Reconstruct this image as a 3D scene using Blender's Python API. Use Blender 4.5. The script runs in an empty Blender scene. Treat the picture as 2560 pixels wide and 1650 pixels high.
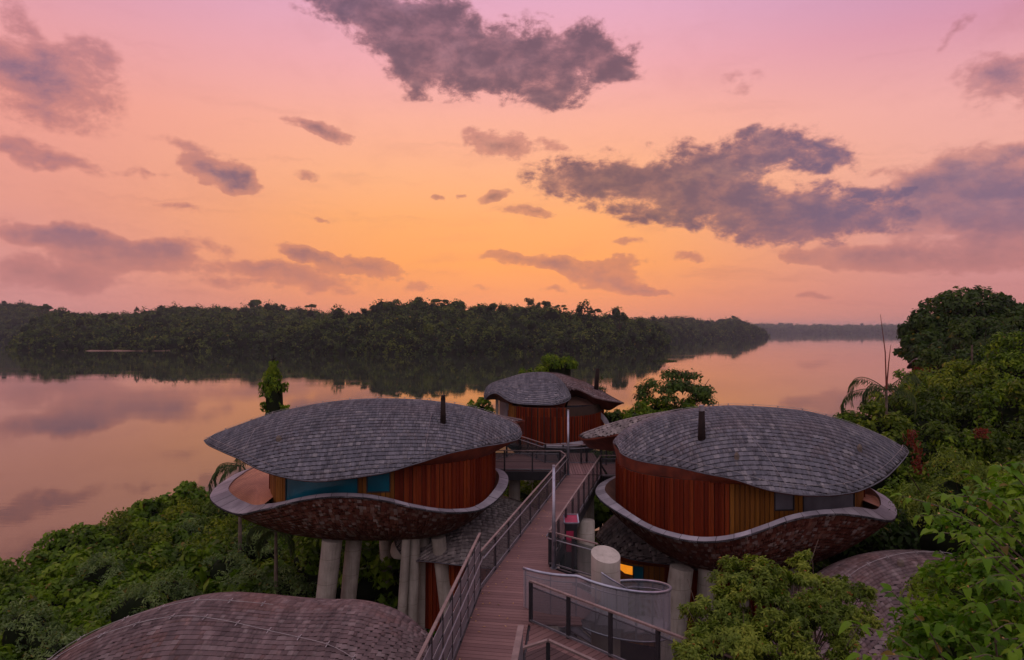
import bpy, math, random
import numpy as np
from mathutils import Vector, Matrix
R = math.radians
random.seed(7)
RNG = np.random.default_rng(11)
SC = bpy.context.scene
COL = SC.collection

# ------------------------------------------------------------------ camera
F = 1707.0; HZ = 825.0; CZ = 20.0          # focal length in photo pixels, horizon row, camera height above the lake
cam_d = bpy.data.cameras.new('camera'); cam = bpy.data.objects.new('camera', cam_d); COL.objects.link(cam)
cam_d.sensor_width = 36; cam_d.lens = 36 * F / 2560
cam.location = (0, 0, CZ); cam.rotation_euler = (R(90), 0, 0)
cam_d.clip_start = 0.1; cam_d.clip_end = 40000
SC.camera = cam

def lin(c):
    return tuple((x / 255 / 12.92) if x / 255 <= 0.04045 else ((x / 255 + 0.055) / 1.055) ** 2.4 for x in c)

# ------------------------------------------------------------------ sky
world = bpy.data.worlds.new('World'); SC.world = world; world.use_nodes = True
NT = world.node_tree; NT.nodes.clear()
SKY_STRENGTH = 1.08

class NB:
    """small helper to write node trees"""
    def __init__(s, nt): s.nt = nt
    def n(s, t, **kw):
        nd = s.nt.nodes.new(t)
        for k, v in kw.items(): setattr(nd, k, v)
        return nd
    def link(s, a, b): s.nt.links.new(a, b)
    def put(s, sock, v):
        if isinstance(v, bpy.types.NodeSocket): s.link(v, sock)
        elif isinstance(v, (tuple, list)) and len(v) == 3 and sock.type == 'RGBA': sock.default_value = (*v, 1)
        else: sock.default_value = v
    def m(s, op, a, b=None, c=None, clamp=False):
        nd = s.n('ShaderNodeMath', operation=op); nd.use_clamp = clamp
        for i, v in enumerate((a, b, c)):
            if v is not None: s.put(nd.inputs[i], v)
        return nd.outputs[0]
    def ramp(s, fac, stops, interp='LINEAR'):
        nd = s.n('ShaderNodeValToRGB'); cr = nd.color_ramp; cr.interpolation = interp
        while len(cr.elements) < len(stops): cr.elements.new(0.5)
        for e, (p, c) in zip(cr.elements, stops):
            e.position = p; e.color = (*c, 1)
        s.put(nd.inputs[0], fac); return nd.outputs[0]
    def mix(s, fac, a, b, mode='MIX'):
        nd = s.n('ShaderNodeMix', data_type='RGBA', blend_type=mode)
        s.put(nd.inputs[0], fac); s.put(nd.inputs[6], a); s.put(nd.inputs[7], b)
        return nd.outputs[2]
    def noise(s, vec, scale, detail=4, rough=0.5, dist=0.0):
        nd = s.n('ShaderNodeTexNoise')
        if vec is not None: s.put(nd.inputs['Vector'], vec)
        nd.inputs['Scale'].default_value = scale; nd.inputs['Detail'].default_value = detail
        nd.inputs['Roughness'].default_value = rough; nd.inputs['Distortion'].default_value = dist
        return nd
    def maprange(s, v, a, b, c=0.0, d=1.0, smooth=True):
        nd = s.n('ShaderNodeMapRange', interpolation_type='SMOOTHSTEP' if smooth else 'LINEAR')
        s.put(nd.inputs[0], v)
        for i, x in zip((1, 2, 3, 4), (a, b, c, d)): s.put(nd.inputs[i], x)
        return nd.outputs[0]
    def comb(s, x, y, z):
        nd = s.n('ShaderNodeCombineXYZ')
        for i, v in enumerate((x, y, z)): s.put(nd.inputs[i], v)
        return nd.outputs[0]

def build_sky():
    b = NB(NT)
    tc = b.n('ShaderNodeTexCoord').outputs['Generated']
    nv = b.n('ShaderNodeVectorMath', operation='NORMALIZE'); b.link(tc, nv.inputs[0])
    sp = b.n('ShaderNodeSeparateXYZ'); b.link(nv.outputs[0], sp.inputs[0])
    x, y, z = sp.outputs
    az = b.m('MULTIPLY', b.m('ARCTAN2', x, y), 57.29578)           # degrees, 0 = down the walkway, where the sun is coming up
    el = b.m('MULTIPLY', b.m('ARCSINE', z), 57.29578)
    elp = b.m('MAXIMUM', el, 0.0)
    f = b.m('DIVIDE', elp, 90.0)
    def st(l): return [(e / 90, lin(c)) for e, c in l]
    centre = b.ramp(f, st([(0, (224, 136, 110)), (2.2, (230, 142, 104)), (5.5, (246, 158, 92)), (9, (247, 167, 104)), (12.5, (246, 173, 127)),
                           (17, (243, 172, 150)), (21, (235, 166, 170)), (26, (222, 164, 190)), (42, (216, 184, 206)), (90, (222, 208, 216))]))
    left = b.ramp(f, st([(0, (204, 136, 134)), (3, (204, 138, 138)), (9, (222, 148, 134)), (16, (232, 154, 142)), (21, (222, 154, 162)),
                         (26, (200, 146, 178)), (42, (212, 184, 206)), (90, (222, 208, 216))]))
    right = b.ramp(f, st([(0, (196, 128, 122)), (3, (200, 132, 132)), (7, (208, 146, 146)), (12, (232, 166, 152)), (16, (232, 166, 162)),
                          (21, (210, 146, 168)), (26, (184, 142, 184)), (42, (208, 182, 206)), (90, (222, 208, 216))]))
    back = b.ramp(f, st([(0, (190, 164, 172)), (12, (210, 180, 188)), (30, (216, 196, 208)), (90, (222, 208, 216))]))
    tl = b.maprange(az, -8, -40); tr = b.maprange(az, 6, 38)
    c = b.mix(tl, centre, left); c = b.mix(tr, c, right)
    aabs = b.m('ABSOLUTE', az)
    c = b.mix(b.maprange(aabs, 60, 150), c, back)
    # clouds: soft ellipses placed by azimuth and elevation, broken up with noise
    P0 = b.comb(az, el, 0.0)
    wn = b.noise(P0, 0.35, 3, 0.6)
    wv = b.n('ShaderNodeVectorMath', operation='SUBTRACT'); b.link(wn.outputs['Color'], wv.inputs[0]); wv.inputs[1].default_value = (.5, .5, .5)
    ws = b.n('ShaderNodeVectorMath', operation='MULTIPLY'); b.link(wv.outputs[0], ws.inputs[0]); ws.inputs[1].default_value = (2.6, 1.8, 0)
    wa = b.n('ShaderNodeVectorMath', operation='ADD'); b.link(P0, wa.inputs[0]); b.link(ws.outputs[0], wa.inputs[1])
    P = wa.outputs[0]
    dens = [(820,15,150,60,20,1.1),(930,90,120,70,30,1.2),(1040,120,140,90,0,1.3),(1140,150,120,75,0,1.2),(1260,150,120,95,0,1.2),(1385,120,120,65,0,1.3),
            (965,200,45,40,0,.9),(1290,225,80,35,0,.9),(1440,160,70,35,20,.9),(1000,30,110,60,0,1.0),(740,-30,120,50,10,1.0),
            (1300,425,90,55,10,1.1),(1400,405,110,50,0,1.1),(1500,440,120,55,10,1.2),(1620,455,140,65,15,1.3),(1780,490,190,80,8,1.5),(1960,500,160,60,5,1.3),(1580,400,90,35,0,.9),
            (1600,345,90,24,5,1.0),(1740,345,110,40,-10,1.1),(1860,345,130,50,5,1.2),(1950,380,90,30,15,.9),(1690,395,110,35,0,1.0),(1480,505,120,26,12,.9),
            (1820,540,90,30,0,1.0),(2060,445,70,20,0,.6),(2100,490,100,45,0,.9)]
    soft = [(2210,420,110,60,10,1.6),(2300,440,120,90,20,1.7),(2360,500,130,80,10,1.7),(2200,500,190,55,0,1.7),(2120,455,80,40,0,1.2),(2420,440,140,80,10,1.3),(2230,600,260,42,0,1.5),(2000,600,130,30,6,1.4),(1870,600,70,16,12,.9),
            (60,195,150,90,20,1.2),(30,140,120,40,10,.7),(190,200,120,90,40,.9),(210,110,60,40,30,.7),(40,40,70,30,35,1.0),(130,375,130,26,8,1.3),(30,330,70,24,0,.6),(450,345,90,20,10,1.0),
            (2380,190,120,60,-20,1.0),(2300,170,80,50,-20,.8),(2230,70,60,16,-50,.8),(1740,190,60,24,0,.7),(2390,350,60,20,0,.8),(2050,400,50,20,0,.7),
            (100,545,200,35,5,.9),(250,580,160,34,8,.9),(400,580,70,26,10,1.1),(480,570,70,18,15,.9),(130,640,200,45,0,1.4),(260,575,90,26,8,1.2),(330,615,160,20,4,1.1),(590,625,120,20,4,1.2),(720,650,140,30,5,1.3),(400,585,60,24,6,1.2),(110,548,100,24,0,1.1),(520,660,160,25,0,.6),
            (430,485,70,12,5,.8),(340,405,60,12,5,.7),(720,410,30,12,0,.7),(970,670,36,14,5,1.0),(1290,678,36,10,5,.7),(1900,690,50,10,0,.7),(1130,675,50,8,0,.5)]
    crisp = [(510,400,95,34,14,1.5),(560,420,50,24,20,1.0),(700,290,50,16,10,1.0),(770,308,70,20,14,1.1),(690,590,70,20,8,1.0),(830,620,130,24,7,1.4),(740,600,70,18,8,1.0),
             (1165,340,80,36,10,1.1),(1155,460,42,12,-5,1.2),(1020,463,18,7,0,.8),(1085,452,16,7,0,.8),(1240,495,70,12,5,1.1),(1215,605,90,15,5,1.3),(1310,612,70,20,5,1.2),(1390,630,100,24,10,1.3),
             (1430,665,110,20,10,1.3),(1610,593,50,14,4,1.2),(1500,682,70,9,8,.8),(1470,610,60,14,0,.8),(1470,565,36,12,-5,.7),(740,508,36,8,5,.9),(1290,343,50,14,0,.7),(1850,605,40,10,10,.9)]
    k = 2560 / 2390
    def acc_of(lst):
        acc = None
        for (cx, cy, rx, ry, rot, s) in lst:
            px, py = cx * k, cy * k
            a = math.atan((px - 1280) / F); e = math.degrees(math.atan((HZ - py) / F * math.cos(a))); a = math.degrees(a)
            sx = math.degrees(rx * k / F) * math.cos(R(a)) ** 2 * 1.35; sy = math.degrees(ry * k / F) * math.cos(R(a)) * 1.35
            mp = b.n('ShaderNodeMapping', vector_type='TEXTURE')
            mp.inputs['Location'].default_value = (a, e, 0); mp.inputs['Rotation'].default_value = (0, 0, R(-rot)); mp.inputs['Scale'].default_value = (sx, sy, 1)
            b.link(P, mp.inputs['Vector'])
            g = b.n('ShaderNodeTexGradient', gradient_type='SPHERICAL'); b.link(mp.outputs[0], g.inputs[0])
            acc = b.m('MULTIPLY', g.outputs['Fac'], s) if acc is None else b.m('MULTIPLY_ADD', g.outputs['Fac'], s, acc)
        return acc
    mpn = b.n('ShaderNodeMapping', vector_type='POINT'); mpn.inputs['Scale'].default_value = (0.62, 1.0, 1); b.link(P0, mpn.inputs['Vector'])
    n1 = b.noise(mpn.outputs[0], 0.62, 9, 0.66, 0.15).outputs['Fac']
    n2 = b.noise(mpn.outputs[0], 0.16, 4, 0.55).outputs['Fac']
    n1c = b.m('SUBTRACT', n1, 0.5)
    q1, q2, q3 = acc_of(dens), acc_of(soft), acc_of(crisp)
    nz = lambda q, k_: b.m('MULTIPLY', b.m('MULTIPLY', n1c, k_), b.maprange(q, 0.0, 0.35))
    d1 = b.m('ADD', nz(q1, 3.4), q1)
    d2 = b.m('ADD', nz(q2, 2.4), q2)
    d3 = b.m('ADD', nz(q3, 2.6), q3)
    low = b.maprange(el, 0.0, 4.0)
    a1 = b.maprange(d1, 0.22, 0.92)
    a2 = b.m('MULTIPLY', b.maprange(d2, 0.10, 0.80), 0.90)
    a3 = b.m('MULTIPLY', b.maprange(d3, 0.14, 0.6), 0.95)
    # thin broken cloud all over the sky, denser away from the sunrise
    veil = b.m('MULTIPLY', b.maprange(b.m('MULTIPLY_ADD', n1c, 0.5, n2), 0.50, 0.78), b.maprange(aabs, 20, 60, 0.16, 0.6))
    mps = b.n('ShaderNodeMapping', vector_type='POINT'); mps.inputs['Scale'].default_value = (0.10, 0.75, 1); mps.inputs['Rotation'].default_value = (0, 0, R(4)); b.link(P, mps.inputs['Vector'])
    stk = b.m('MULTIPLY', b.maprange(b.noise(mps.outputs[0], 0.9, 7, 0.6, 0.6).outputs['Fac'], 0.50, 0.74), b.maprange(el, 24, 3, 0.12, 0.42))
    veil = b.m('MAXIMUM', veil, stk)
    A = b.m('MAXIMUM', b.m('MAXIMUM', a1, a2), b.m('MAXIMUM', a3, veil))
    thick0 = b.maprange(b.m('MAXIMUM', d1, b.m('MULTIPLY', b.m('MAXIMUM', d2, d3), 0.62)), 0.2, 1.25)
    thick = b.m('MULTIPLY', thick0, b.maprange(n1, 0.62, 0.30, 1.0, 0.62))
    # shaded body of a cloud is violet grey, its thin parts take the colour of the glow behind
    edge = b.mix(0.62, c, lin((166, 100, 102)))
    body = b.mix(b.maprange(aabs, 8, 30), lin((98, 74, 90)), lin((98, 84, 116)))
    body = b.mix(b.maprange(el, 4, 9), lin((158, 104, 108)), body)
    cc = b.mix(thick, edge, body)
    lump = b.noise(mpn.outputs[0], 0.45, 5, 0.6, 0.4).outputs['Fac']
    cc = b.mix(b.maprange(lump, 0.46, 0.72, 0.0, 0.16), cc, c)
    sky = b.mix(b.m('MULTIPLY', A, 0.93), c, cc)
    # below the horizon: dim water-coloured glow
    sky = b.mix(b.maprange(el, -0.2, -2.0), sky, lin((120, 84, 78)))
    bg = b.n('ShaderNodeBackground'); b.link(sky, bg.inputs['Color']); bg.inputs['Strength'].default_value = SKY_STRENGTH
    # the atmosphere itself, sun just over the horizon straight ahead
    ns = b.n('ShaderNodeTexSky', sky_type='NISHITA'); ns.sun_disc = False; ns.sun_elevation = R(1.5); ns.sun_rotation = 0
    bg2 = b.n('ShaderNodeBackground'); b.link(ns.outputs[0], bg2.inputs['Color']); bg2.inputs['Strength'].default_value = 0.006
    ad = b.n('ShaderNodeAddShader'); b.link(bg.outputs[0], ad.inputs[0]); b.link(bg2.outputs[0], ad.inputs[1])
    out = b.n('ShaderNodeOutputWorld'); b.link(ad.outputs[0], out.inputs['Surface'])
build_sky()
world.cycles.sampling_method = 'MANUAL'; world.cycles.sample_map_resolution = 512

# low sun behind the cloud, straight ahead over the far shore
sun_d = bpy.data.lights.new('sun', 'SUN'); sun = bpy.data.objects.new('sun', sun_d); COL.objects.link(sun)
sun_d.energy = 0.35; sun_d.angle = R(1); sun_d.color = (1.0, 0.55, 0.35)
sun.rotation_euler = Vector((0.0, -math.cos(R(1.5)), -math.sin(R(1.5)))).to_track_quat('-Z', 'Y').to_euler()

SC.view_settings.view_transform = 'Standard'; SC.view_settings.look = 'None'
SC.view_settings.exposure = 0.0; SC.view_settings.gamma = 1.0; SC.view_settings.use_curve_mapping = False
SC.render.engine = 'CYCLES'
SC.cycles.max_bounces = 6; SC.cycles.transparent_max_bounces = 16; SC.cycles.volume_bounces = 0
SC.cycles.diffuse_bounces = 3; SC.cycles.glossy_bounces = 3
SC.cycles.caustics_reflective = False; SC.cycles.caustics_refractive = False
SC.cycles.use_denoising = True
SC.cycles.sample_clamp_indirect = 4

# ------------------------------------------------------------------ materials
MATS = {}
def material(name):
    m = bpy.data.materials.new(name); m.use_nodes = True; m.node_tree.nodes.clear()
    MATS[name] = m; return m, NB(m.node_tree)
def finish(b, bsdf):
    o = b.n('ShaderNodeOutputMaterial'); b.link(bsdf, o.inputs['Surface'])
def principled(b, color, rough=0.7, metal=0.0, spec=0.5, normal=None, **kw):
    p = b.n('ShaderNodeBsdfPrincipled')
    b.put(p.inputs['Base Color'], color); b.put(p.inputs['Roughness'], rough); b.put(p.inputs['Metallic'], metal)
    p.inputs['Specular IOR Level'].default_value = spec
    if normal is not None: b.link(normal, p.inputs['Normal'])
    for k_, v in kw.items(): b.put(p.inputs[k_.replace('_', ' ')], v)
    return p
def bump(b, h, strength, dist):
    n = b.n('ShaderNodeBump'); b.put(n.inputs['Height'], h); n.inputs['Strength'].default_value = strength; n.inputs['Distance'].default_value = dist
    return n.outputs[0]
def objcoord(b): return b.n('ShaderNodeTexCoord').outputs['Object']
def piece_random(b):
    g = b.n('ShaderNodeNewGeometry').outputs['Random Per Island']; o = b.n('ShaderNodeObjectInfo').outputs['Random']
    return b.m('FRACT', b.m('ADD', g, o))

def simple(name, c1, c2=None, rough=0.6, metal=0.0, scale=3.0, spec=0.4, rnd=0.0, bmp=0.0):
    m, b = material(name); c2 = c2 or tuple(x * 0.7 for x in c1)
    n = b.noise(objcoord(b), scale, 5, 0.6).outputs['Fac']
    col = b.mix(b.maprange(n, 0.3, 0.7), c1, c2)
    if rnd:
        r = piece_random(b); col = b.mix(1.0, col, b.comb(*[b.m('MULTIPLY_ADD', r, rnd * 2, 1 - rnd)] * 3), 'MULTIPLY')
    nm = bump(b, b.noise(objcoord(b), scale * 6, 3).outputs['Fac'], 0.4, bmp) if bmp else None
    finish(b, principled(b, col, rough, metal, spec, nm).outputs[0]); return m

def shingle_mat(name, stops, rough=0.75, stain=(0.15, 0.11, 0.11), stain_amt=0.3, scale=0.5):
    m, b = material(name)
    r = piece_random(b)
    col = b.ramp(r, stops)
    tc = objcoord(b)
    big = b.noise(tc, scale, 4, 0.6).outputs['Fac']
    col = b.mix(b.maprange(big, 0.4, 0.75, 0, stain_amt), col, stain)
    pos = b.n('ShaderNodeNewGeometry').outputs['Position']
    ms_ = b.n('ShaderNodeMapping'); ms_.inputs['Scale'].default_value = (2.6, .35, .6); b.link(pos, ms_.inputs[0])
    run = b.noise(ms_.outputs[0], 1.6, 5, 0.65).outputs['Fac']
    col = b.mix(1.0, col, b.ramp(run, [(.28, (.62, .62, .64)), (.5, (1, 1, 1)), (.72, (1.45, 1.42, 1.42))]), 'MULTIPLY')
    mp = b.n('ShaderNodeMapping'); mp.inputs['Scale'].default_value = (14, 3, 3); b.link(tc, mp.inputs[0])
    gr = b.noise(mp.outputs[0], 2.0, 4, 0.7).outputs['Fac']
    col = b.mix(b.maprange(gr, 0.3, 0.75, 0, 0.4), col, b.mix(0.6, col, (0.03, 0.028, 0.03)))
    finish(b, principled(b, col, rough, 0, 0.25, bump(b, gr, 0.5, 0.01)).outputs[0]); return m
shingle_mat('weathered_shingle', [(0, (0.090, 0.098, 0.118)), (0.35, (0.118, 0.125, 0.148)), (0.75, (0.145, 0.150, 0.172)), (0.93, (0.175, 0.178, 0.195)), (1, (0.21, 0.21, 0.22))])
shingle_mat('warm_shingle', [(0, (0.090, 0.066, 0.066)), (0.4, (0.125, 0.092, 0.092)), (0.8, (0.155, 0.118, 0.116)), (1, (0.20, 0.165, 0.16))], stain=(0.17, 0.08, 0.06), stain_amt=0.6)
shingle_mat('hull_shingle', [(0, (0.085, 0.022, 0.013)), (0.4, (0.135, 0.042, 0.026)), (0.65, (0.17, 0.075, 0.052)), (0.85, (0.21, 0.13, 0.105)), (1, (0.30, 0.25, 0.23))], stain=(0.14, 0.03, 0.015), stain_amt=0.6, scale=0.4)
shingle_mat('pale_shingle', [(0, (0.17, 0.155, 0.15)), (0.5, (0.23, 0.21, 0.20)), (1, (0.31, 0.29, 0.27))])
simple('shingle_underlay', (0.02, 0.018, 0.02), rough=0.95)  # near black, so strips bared between courses pass for shadow lines
simple('hull_underlay', (0.03, 0.010, 0.007), rough=0.95)
simple('zinc_cap', (0.33, 0.32, 0.35), (0.20, 0.19, 0.22), 0.6, 0.0, 1.1, 0.3, rnd=0.18)
simple('soffit_timber', (0.17, 0.035, 0.014), (0.08, 0.016, 0.008), 0.6, 0, 1.5)
def concrete_mat(name, c1, c2, dirt):
    m, b = material(name); tc = objcoord(b)
    mp = b.n('ShaderNodeMapping'); mp.inputs['Scale'].default_value = (5, 5, .45); b.link(tc, mp.inputs[0])
    st = b.noise(mp.outputs[0], 1.3, 5, .65).outputs['Fac']; bl = b.noise(tc, 1.1, 5, .6).outputs['Fac']; fn = b.noise(tc, 16, 4, .6).outputs['Fac']
    z = b.n('ShaderNodeSeparateXYZ'); b.link(tc, z.inputs[0]); lift = b.m('FRACT', b.m('DIVIDE', z.outputs[2], 1.22))
    col = b.mix(b.maprange(bl, .3, .7), c1, c2); col = b.mix(b.maprange(st, .45, .8, 0, .65), col, dirt)
    col = b.mix(b.m('MULTIPLY', b.m('LESS_THAN', lift, .02), .5), col, dirt)
    finish(b, principled(b, col, .85, 0, .2, bump(b, fn, .5, .01)).outputs[0])
concrete_mat('concrete', (0.42, 0.39, 0.34), (0.29, 0.27, 0.23), (0.12, 0.11, 0.085))
concrete_mat('pale_concrete', (0.50, 0.47, 0.41), (0.38, 0.36, 0.31), (0.24, 0.22, 0.18))
simple('terracotta', (0.55, 0.24, 0.13), (0.42, 0.17, 0.09), 0.7, 0, 2)
simple('rim_timber', (0.26, 0.15, 0.11), (0.17, 0.10, 0.08), 0.6, 0, 2)
simple('dark_metal', (0.022, 0.024, 0.028), (0.035, 0.035, 0.04), 0.5, 0.2, 3)
simple('grey_metal', (0.26, 0.27, 0.29), (0.18, 0.19, 0.21), 0.42, 0.5, 3)
simple('rail_cap', (0.24, 0.18, 0.165), (0.15, 0.11, 0.10), 0.55, 0.0, 3)
simple('galvanised', (0.42, 0.45, 0.52), (0.28, 0.30, 0.36), 0.35, 0.75, 4)
simple('wire', (0.36, 0.34, 0.34), (0.24, 0.23, 0.23), 0.4, 0.4, 4)
simple('flue', (0.018, 0.014, 0.014), (0.03, 0.02, 0.018), 0.9, 0.0, 4, 0.1)
simple('vent_cover', (0.16, 0.13, 0.10), (0.08, 0.07, 0.06), 0.8, 0, 6)
simple('red_panel', (0.42, 0.03, 0.09), (0.30, 0.02, 0.06), 0.5, 0, 3)
simple('room_inside', (0.05, 0.03, 0.02), rough=0.9)
simple('bird', (0.015, 0.014, 0.016), rough=0.7)
simple('sand', (0.36, 0.22, 0.16), (0.22, 0.13, 0.1), 0.9, 0, 0.05)
simple('bark', (0.07, 0.045, 0.03), (0.03, 0.022, 0.016), 0.9, 0, 3, 0.1, bmp=0.03)
simple('pale_bark', (0.20, 0.16, 0.13), (0.10, 0.08, 0.06), 0.9, 0, 3, 0.1)
simple('earth', (0.030, 0.028, 0.016), (0.015, 0.018, 0.009), 0.95, 0, 0.6, 0.1)
simple('thicket_shade', (0.012, 0.018, 0.007), (0.007, 0.011, 0.005), 0.95, 0, 0.8, 0.05)  # near black, paints the shade inside crowns and thickets onto solid cores
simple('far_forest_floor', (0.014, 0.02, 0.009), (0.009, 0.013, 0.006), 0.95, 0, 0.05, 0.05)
simple('glass_dark', (0.03, 0.035, 0.045), (0.05, 0.05, 0.06), 0.12, 0.0, 1, 0.8)

def plank_mat(name, c1, c2, c3):
    m, b = material(name)
    r = piece_random(b)
    tc = objcoord(b)
    mp = b.n('ShaderNodeMapping'); mp.inputs['Scale'].default_value = (9, 9, 0.7); b.link(tc, mp.inputs[0])
    g = b.noise(mp.outputs[0], 2.2, 5, 0.65).outputs['Fac']
    col = b.ramp(r, [(0, c1), (0.55, c2), (1, c3)])
    col = b.mix(b.maprange(g, 0.35, 0.75, 0, 0.5), col, tuple(x * 0.45 for x in c1))
    finish(b, principled(b, col, 0.62, 0, 0.15, bump(b, g, 0.4, 0.01)).outputs[0])
plank_mat('red_cedar', (0.10, 0.012, 0.003), (0.16, 0.021, 0.005), (0.23, 0.044, 0.009))
plank_mat('ochre_cedar', (0.16, 0.062, 0.010), (0.23, 0.095, 0.016), (0.31, 0.14, 0.022))

def deck_mat():
    m, b = material('deck_board'); r = piece_random(b); tc = objcoord(b)
    g = b.noise(tc, 1.1, 5, 0.6).outputs['Fac']
    fine = b.noise(tc, 22, 3, 0.6).outputs['Fac']
    col = b.ramp(r, [(0, (0.155, 0.080, 0.072)), (0.6, (0.20, 0.105, 0.094)), (1, (0.26, 0.145, 0.128))])
    col = b.mix(b.maprange(g, 0.35, 0.7, 0, 0.35), col, (0.115, 0.06, 0.058))
    col = b.mix(b.maprange(fine, 0.4, 0.8, 0, 0.25), col, (0.22, 0.16, 0.15))
    finish(b, principled(b, col, 0.6, 0, 0.35, bump(b, fine, 0.3, 0.006)).outputs[0])
deck_mat()

def tile_mat():
    m, b = material('scale_tile'); tc = objcoord(b)
    v = b.n('ShaderNodeTexVoronoi', feature='F1'); v.inputs['Scale'].default_value = 8; v.inputs['Randomness'].default_value = 0.25; b.link(tc, v.inputs['Vector'])
    col = b.mix(b.maprange(v.outputs['Distance'], 0.2, 0.65), (0.66, 0.30, 0.15), (0.44, 0.17, 0.08))
    big = b.noise(tc, 1.2, 3).outputs['Fac']
    col = b.mix(b.maprange(big, 0.4, 0.7, 0, 0.4), col, (0.5, 0.2, 0.1))
    finish(b, principled(b, col, 0.55, 0, 0.4, bump(b, v.outputs['Distance'], 0.5, 0.03)).outputs[0])
tile_mat()

def window_mat(name, col, spec=1.0):
    m, b = material(name); tc = objcoord(b)
    n = b.noise(tc, 0.8, 3).outputs['Fac']
    c = b.mix(b.maprange(n, 0.3, 0.7), col, tuple(x * 0.55 for x in col))
    finish(b, principled(b, c, 0.18, 0, spec).outputs[0])
window_mat('teal_glass', (0.004, 0.13, 0.20), 0.5)
window_mat('grey_glass', (0.20, 0.21, 0.25), 0.5)

def clear_panel(name, col, alpha, rough=0.15, metal=0.0):
    m, b = material(name)
    p = principled(b, col, rough, metal, 0.6)
    t = b.n('ShaderNodeBsdfTransparent'); t.inputs[0].default_value = (0.9, 0.93, 0.93, 1)
    ms = b.n('ShaderNodeMixShader'); ms.inputs[0].default_value = alpha
    b.link(t.outputs[0], ms.inputs[1]); b.link(p.outputs[0], ms.inputs[2]); finish(b, ms.outputs[0])
clear_panel('tinted_glass', (0.04, 0.055, 0.06), 0.62)

def mesh_mat(name, col, cell, hole):
    """woven wire / perforated sheet: round holes too small to model"""
    m, b = material(name)
    tc = b.n('ShaderNodeTexCoord').outputs['UV']
    v = b.n('ShaderNodeTexVoronoi', feature='F1'); v.inputs['Scale'].default_value = 1 / cell; v.inputs['Randomness'].default_value = 0.0
    b.link(tc, v.inputs['Vector'])
    a = b.m('GREATER_THAN', v.outputs['Distance'], hole)
    p = principled(b, col, 0.35, 0.6, 0.5)
    t = b.n('ShaderNodeBsdfTransparent')
    ms = b.n('ShaderNodeMixShader'); b.link(a, ms.inputs[0])
    b.link(t.outputs[0], ms.inputs[1]); b.link(p.outputs[0], ms.inputs[2]); finish(b, ms.outputs[0])
mesh_mat('wire_mesh', (0.62, 0.64, 0.70), 0.035, 0.34)
clear_panel('dark_mesh', (0.08, 0.08, 0.095), 0.5, 0.4, 0.3)

def emit_mat():
    m, b = material('lit_room'); tc = objcoord(b)
    n = b.noise(tc, 1.5, 3).outputs['Fac']
    e = b.n('ShaderNodeEmission'); b.put(e.inputs['Color'], b.mix(n, (1.0, 0.34, 0.02), (0.60, 0.13, 0.005))); e.inputs['Strength'].default_value = 0.95
    finish(b, e.outputs[0])
emit_mat()

def leaf_mat(name, dark, mid, light, trans=0.35, clump=0.5, accent=(0.985, (0.20, 0.15, 0.03)), rough=0.5):
    m, b = material(name)
    r = piece_random(b); tc = objcoord(b)
    n = b.noise(tc, clump, 3, 0.5).outputs['Fac']
    f_ = b.m('ADD', b.m('MULTIPLY', r, 0.5), b.maprange(n, 0.32, 0.68, -0.1, 0.6))
    gain = 1.4 if name == 'small_leaf' else 1.0 if name == 'far_leaf' else 1.2
    stops = [(p_, tuple(x * gain for x in c_)) for p_, c_ in ((0, dark), (0.5, mid), (0.96, light))]
    col = b.ramp(f_, stops)
    if accent:
        col = b.mix(b.m('GREATER_THAN', r, accent[0]), col, accent[1])
    p = principled(b, col, rough, 0, 0.16)
    t = b.n('ShaderNodeBsdfTranslucent'); b.put(t.inputs[0], b.mix(1.0, col, (1.0, 1.25, 0.5), 'MULTIPLY'))
    ms = b.n('ShaderNodeMixShader'); ms.inputs[0].default_value = trans
    b.link(p.outputs[0], ms.inputs[1]); b.link(t.outputs[0], ms.inputs[2]); finish(b, ms.outputs[0])
leaf_mat('bank_leaf', (0.02, 0.046, 0.004), (0.07, 0.135, 0.007), (0.15, 0.23, 0.012), clump=0.35)
leaf_mat('hill_leaf', (0.022, 0.044, 0.004), (0.074, 0.12, 0.007), (0.18, 0.215, 0.01), clump=0.25)
leaf_mat('dark_leaf', (0.014, 0.034, 0.007), (0.034, 0.066, 0.01), (0.07, 0.11, 0.014), clump=0.2)
leaf_mat('far_leaf', (.008,.020,.005), (.040,.072,.012), (.14,.17,.022), trans=0.2, clump=0.06, rough=0.8)
leaf_mat('small_leaf', (0.05, 0.085, 0.012), (0.12, 0.17, 0.022), (0.22, 0.26, 0.035), clump=0.9, accent=(0.988, (0.34, 0.13, 0.03)))
leaf_mat('broad_leaf', (.035,.095,.005), (.085,.19,.008), (.16,.27,.014), trans=0.4, clump=0.8)
leaf_mat('grove_leaf', (0.028, 0.058, 0.004), (0.08, 0.145, 0.006), (0.18, 0.25, 0.01), clump=1.2)
leaf_mat('pale_leaf', (0.05, 0.09, 0.03), (0.11, 0.17, 0.055), (0.19, 0.26, 0.09), clump=1.2)
leaf_mat('palm_leaf', (0.02, 0.04, 0.016), (0.045, 0.07, 0.025), (0.08, 0.11, 0.035), clump=1.0)
leaf_mat('shore_leaf', (0.015, 0.034, 0.006), (0.035, 0.07, 0.009), (0.065, 0.11, 0.014), trans=0.15, clump=0.5)
leaf_mat('red_leaf', (0.09, 0.015, 0.01), (0.16, 0.03, 0.02), (0.2, 0.05, 0.03), clump=1.0)
leaf_mat('gold_bud', (0.45, 0.26, 0.10), (0.55, 0.32, 0.14), (0.6, 0.4, 0.2), clump=1.0)

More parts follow.
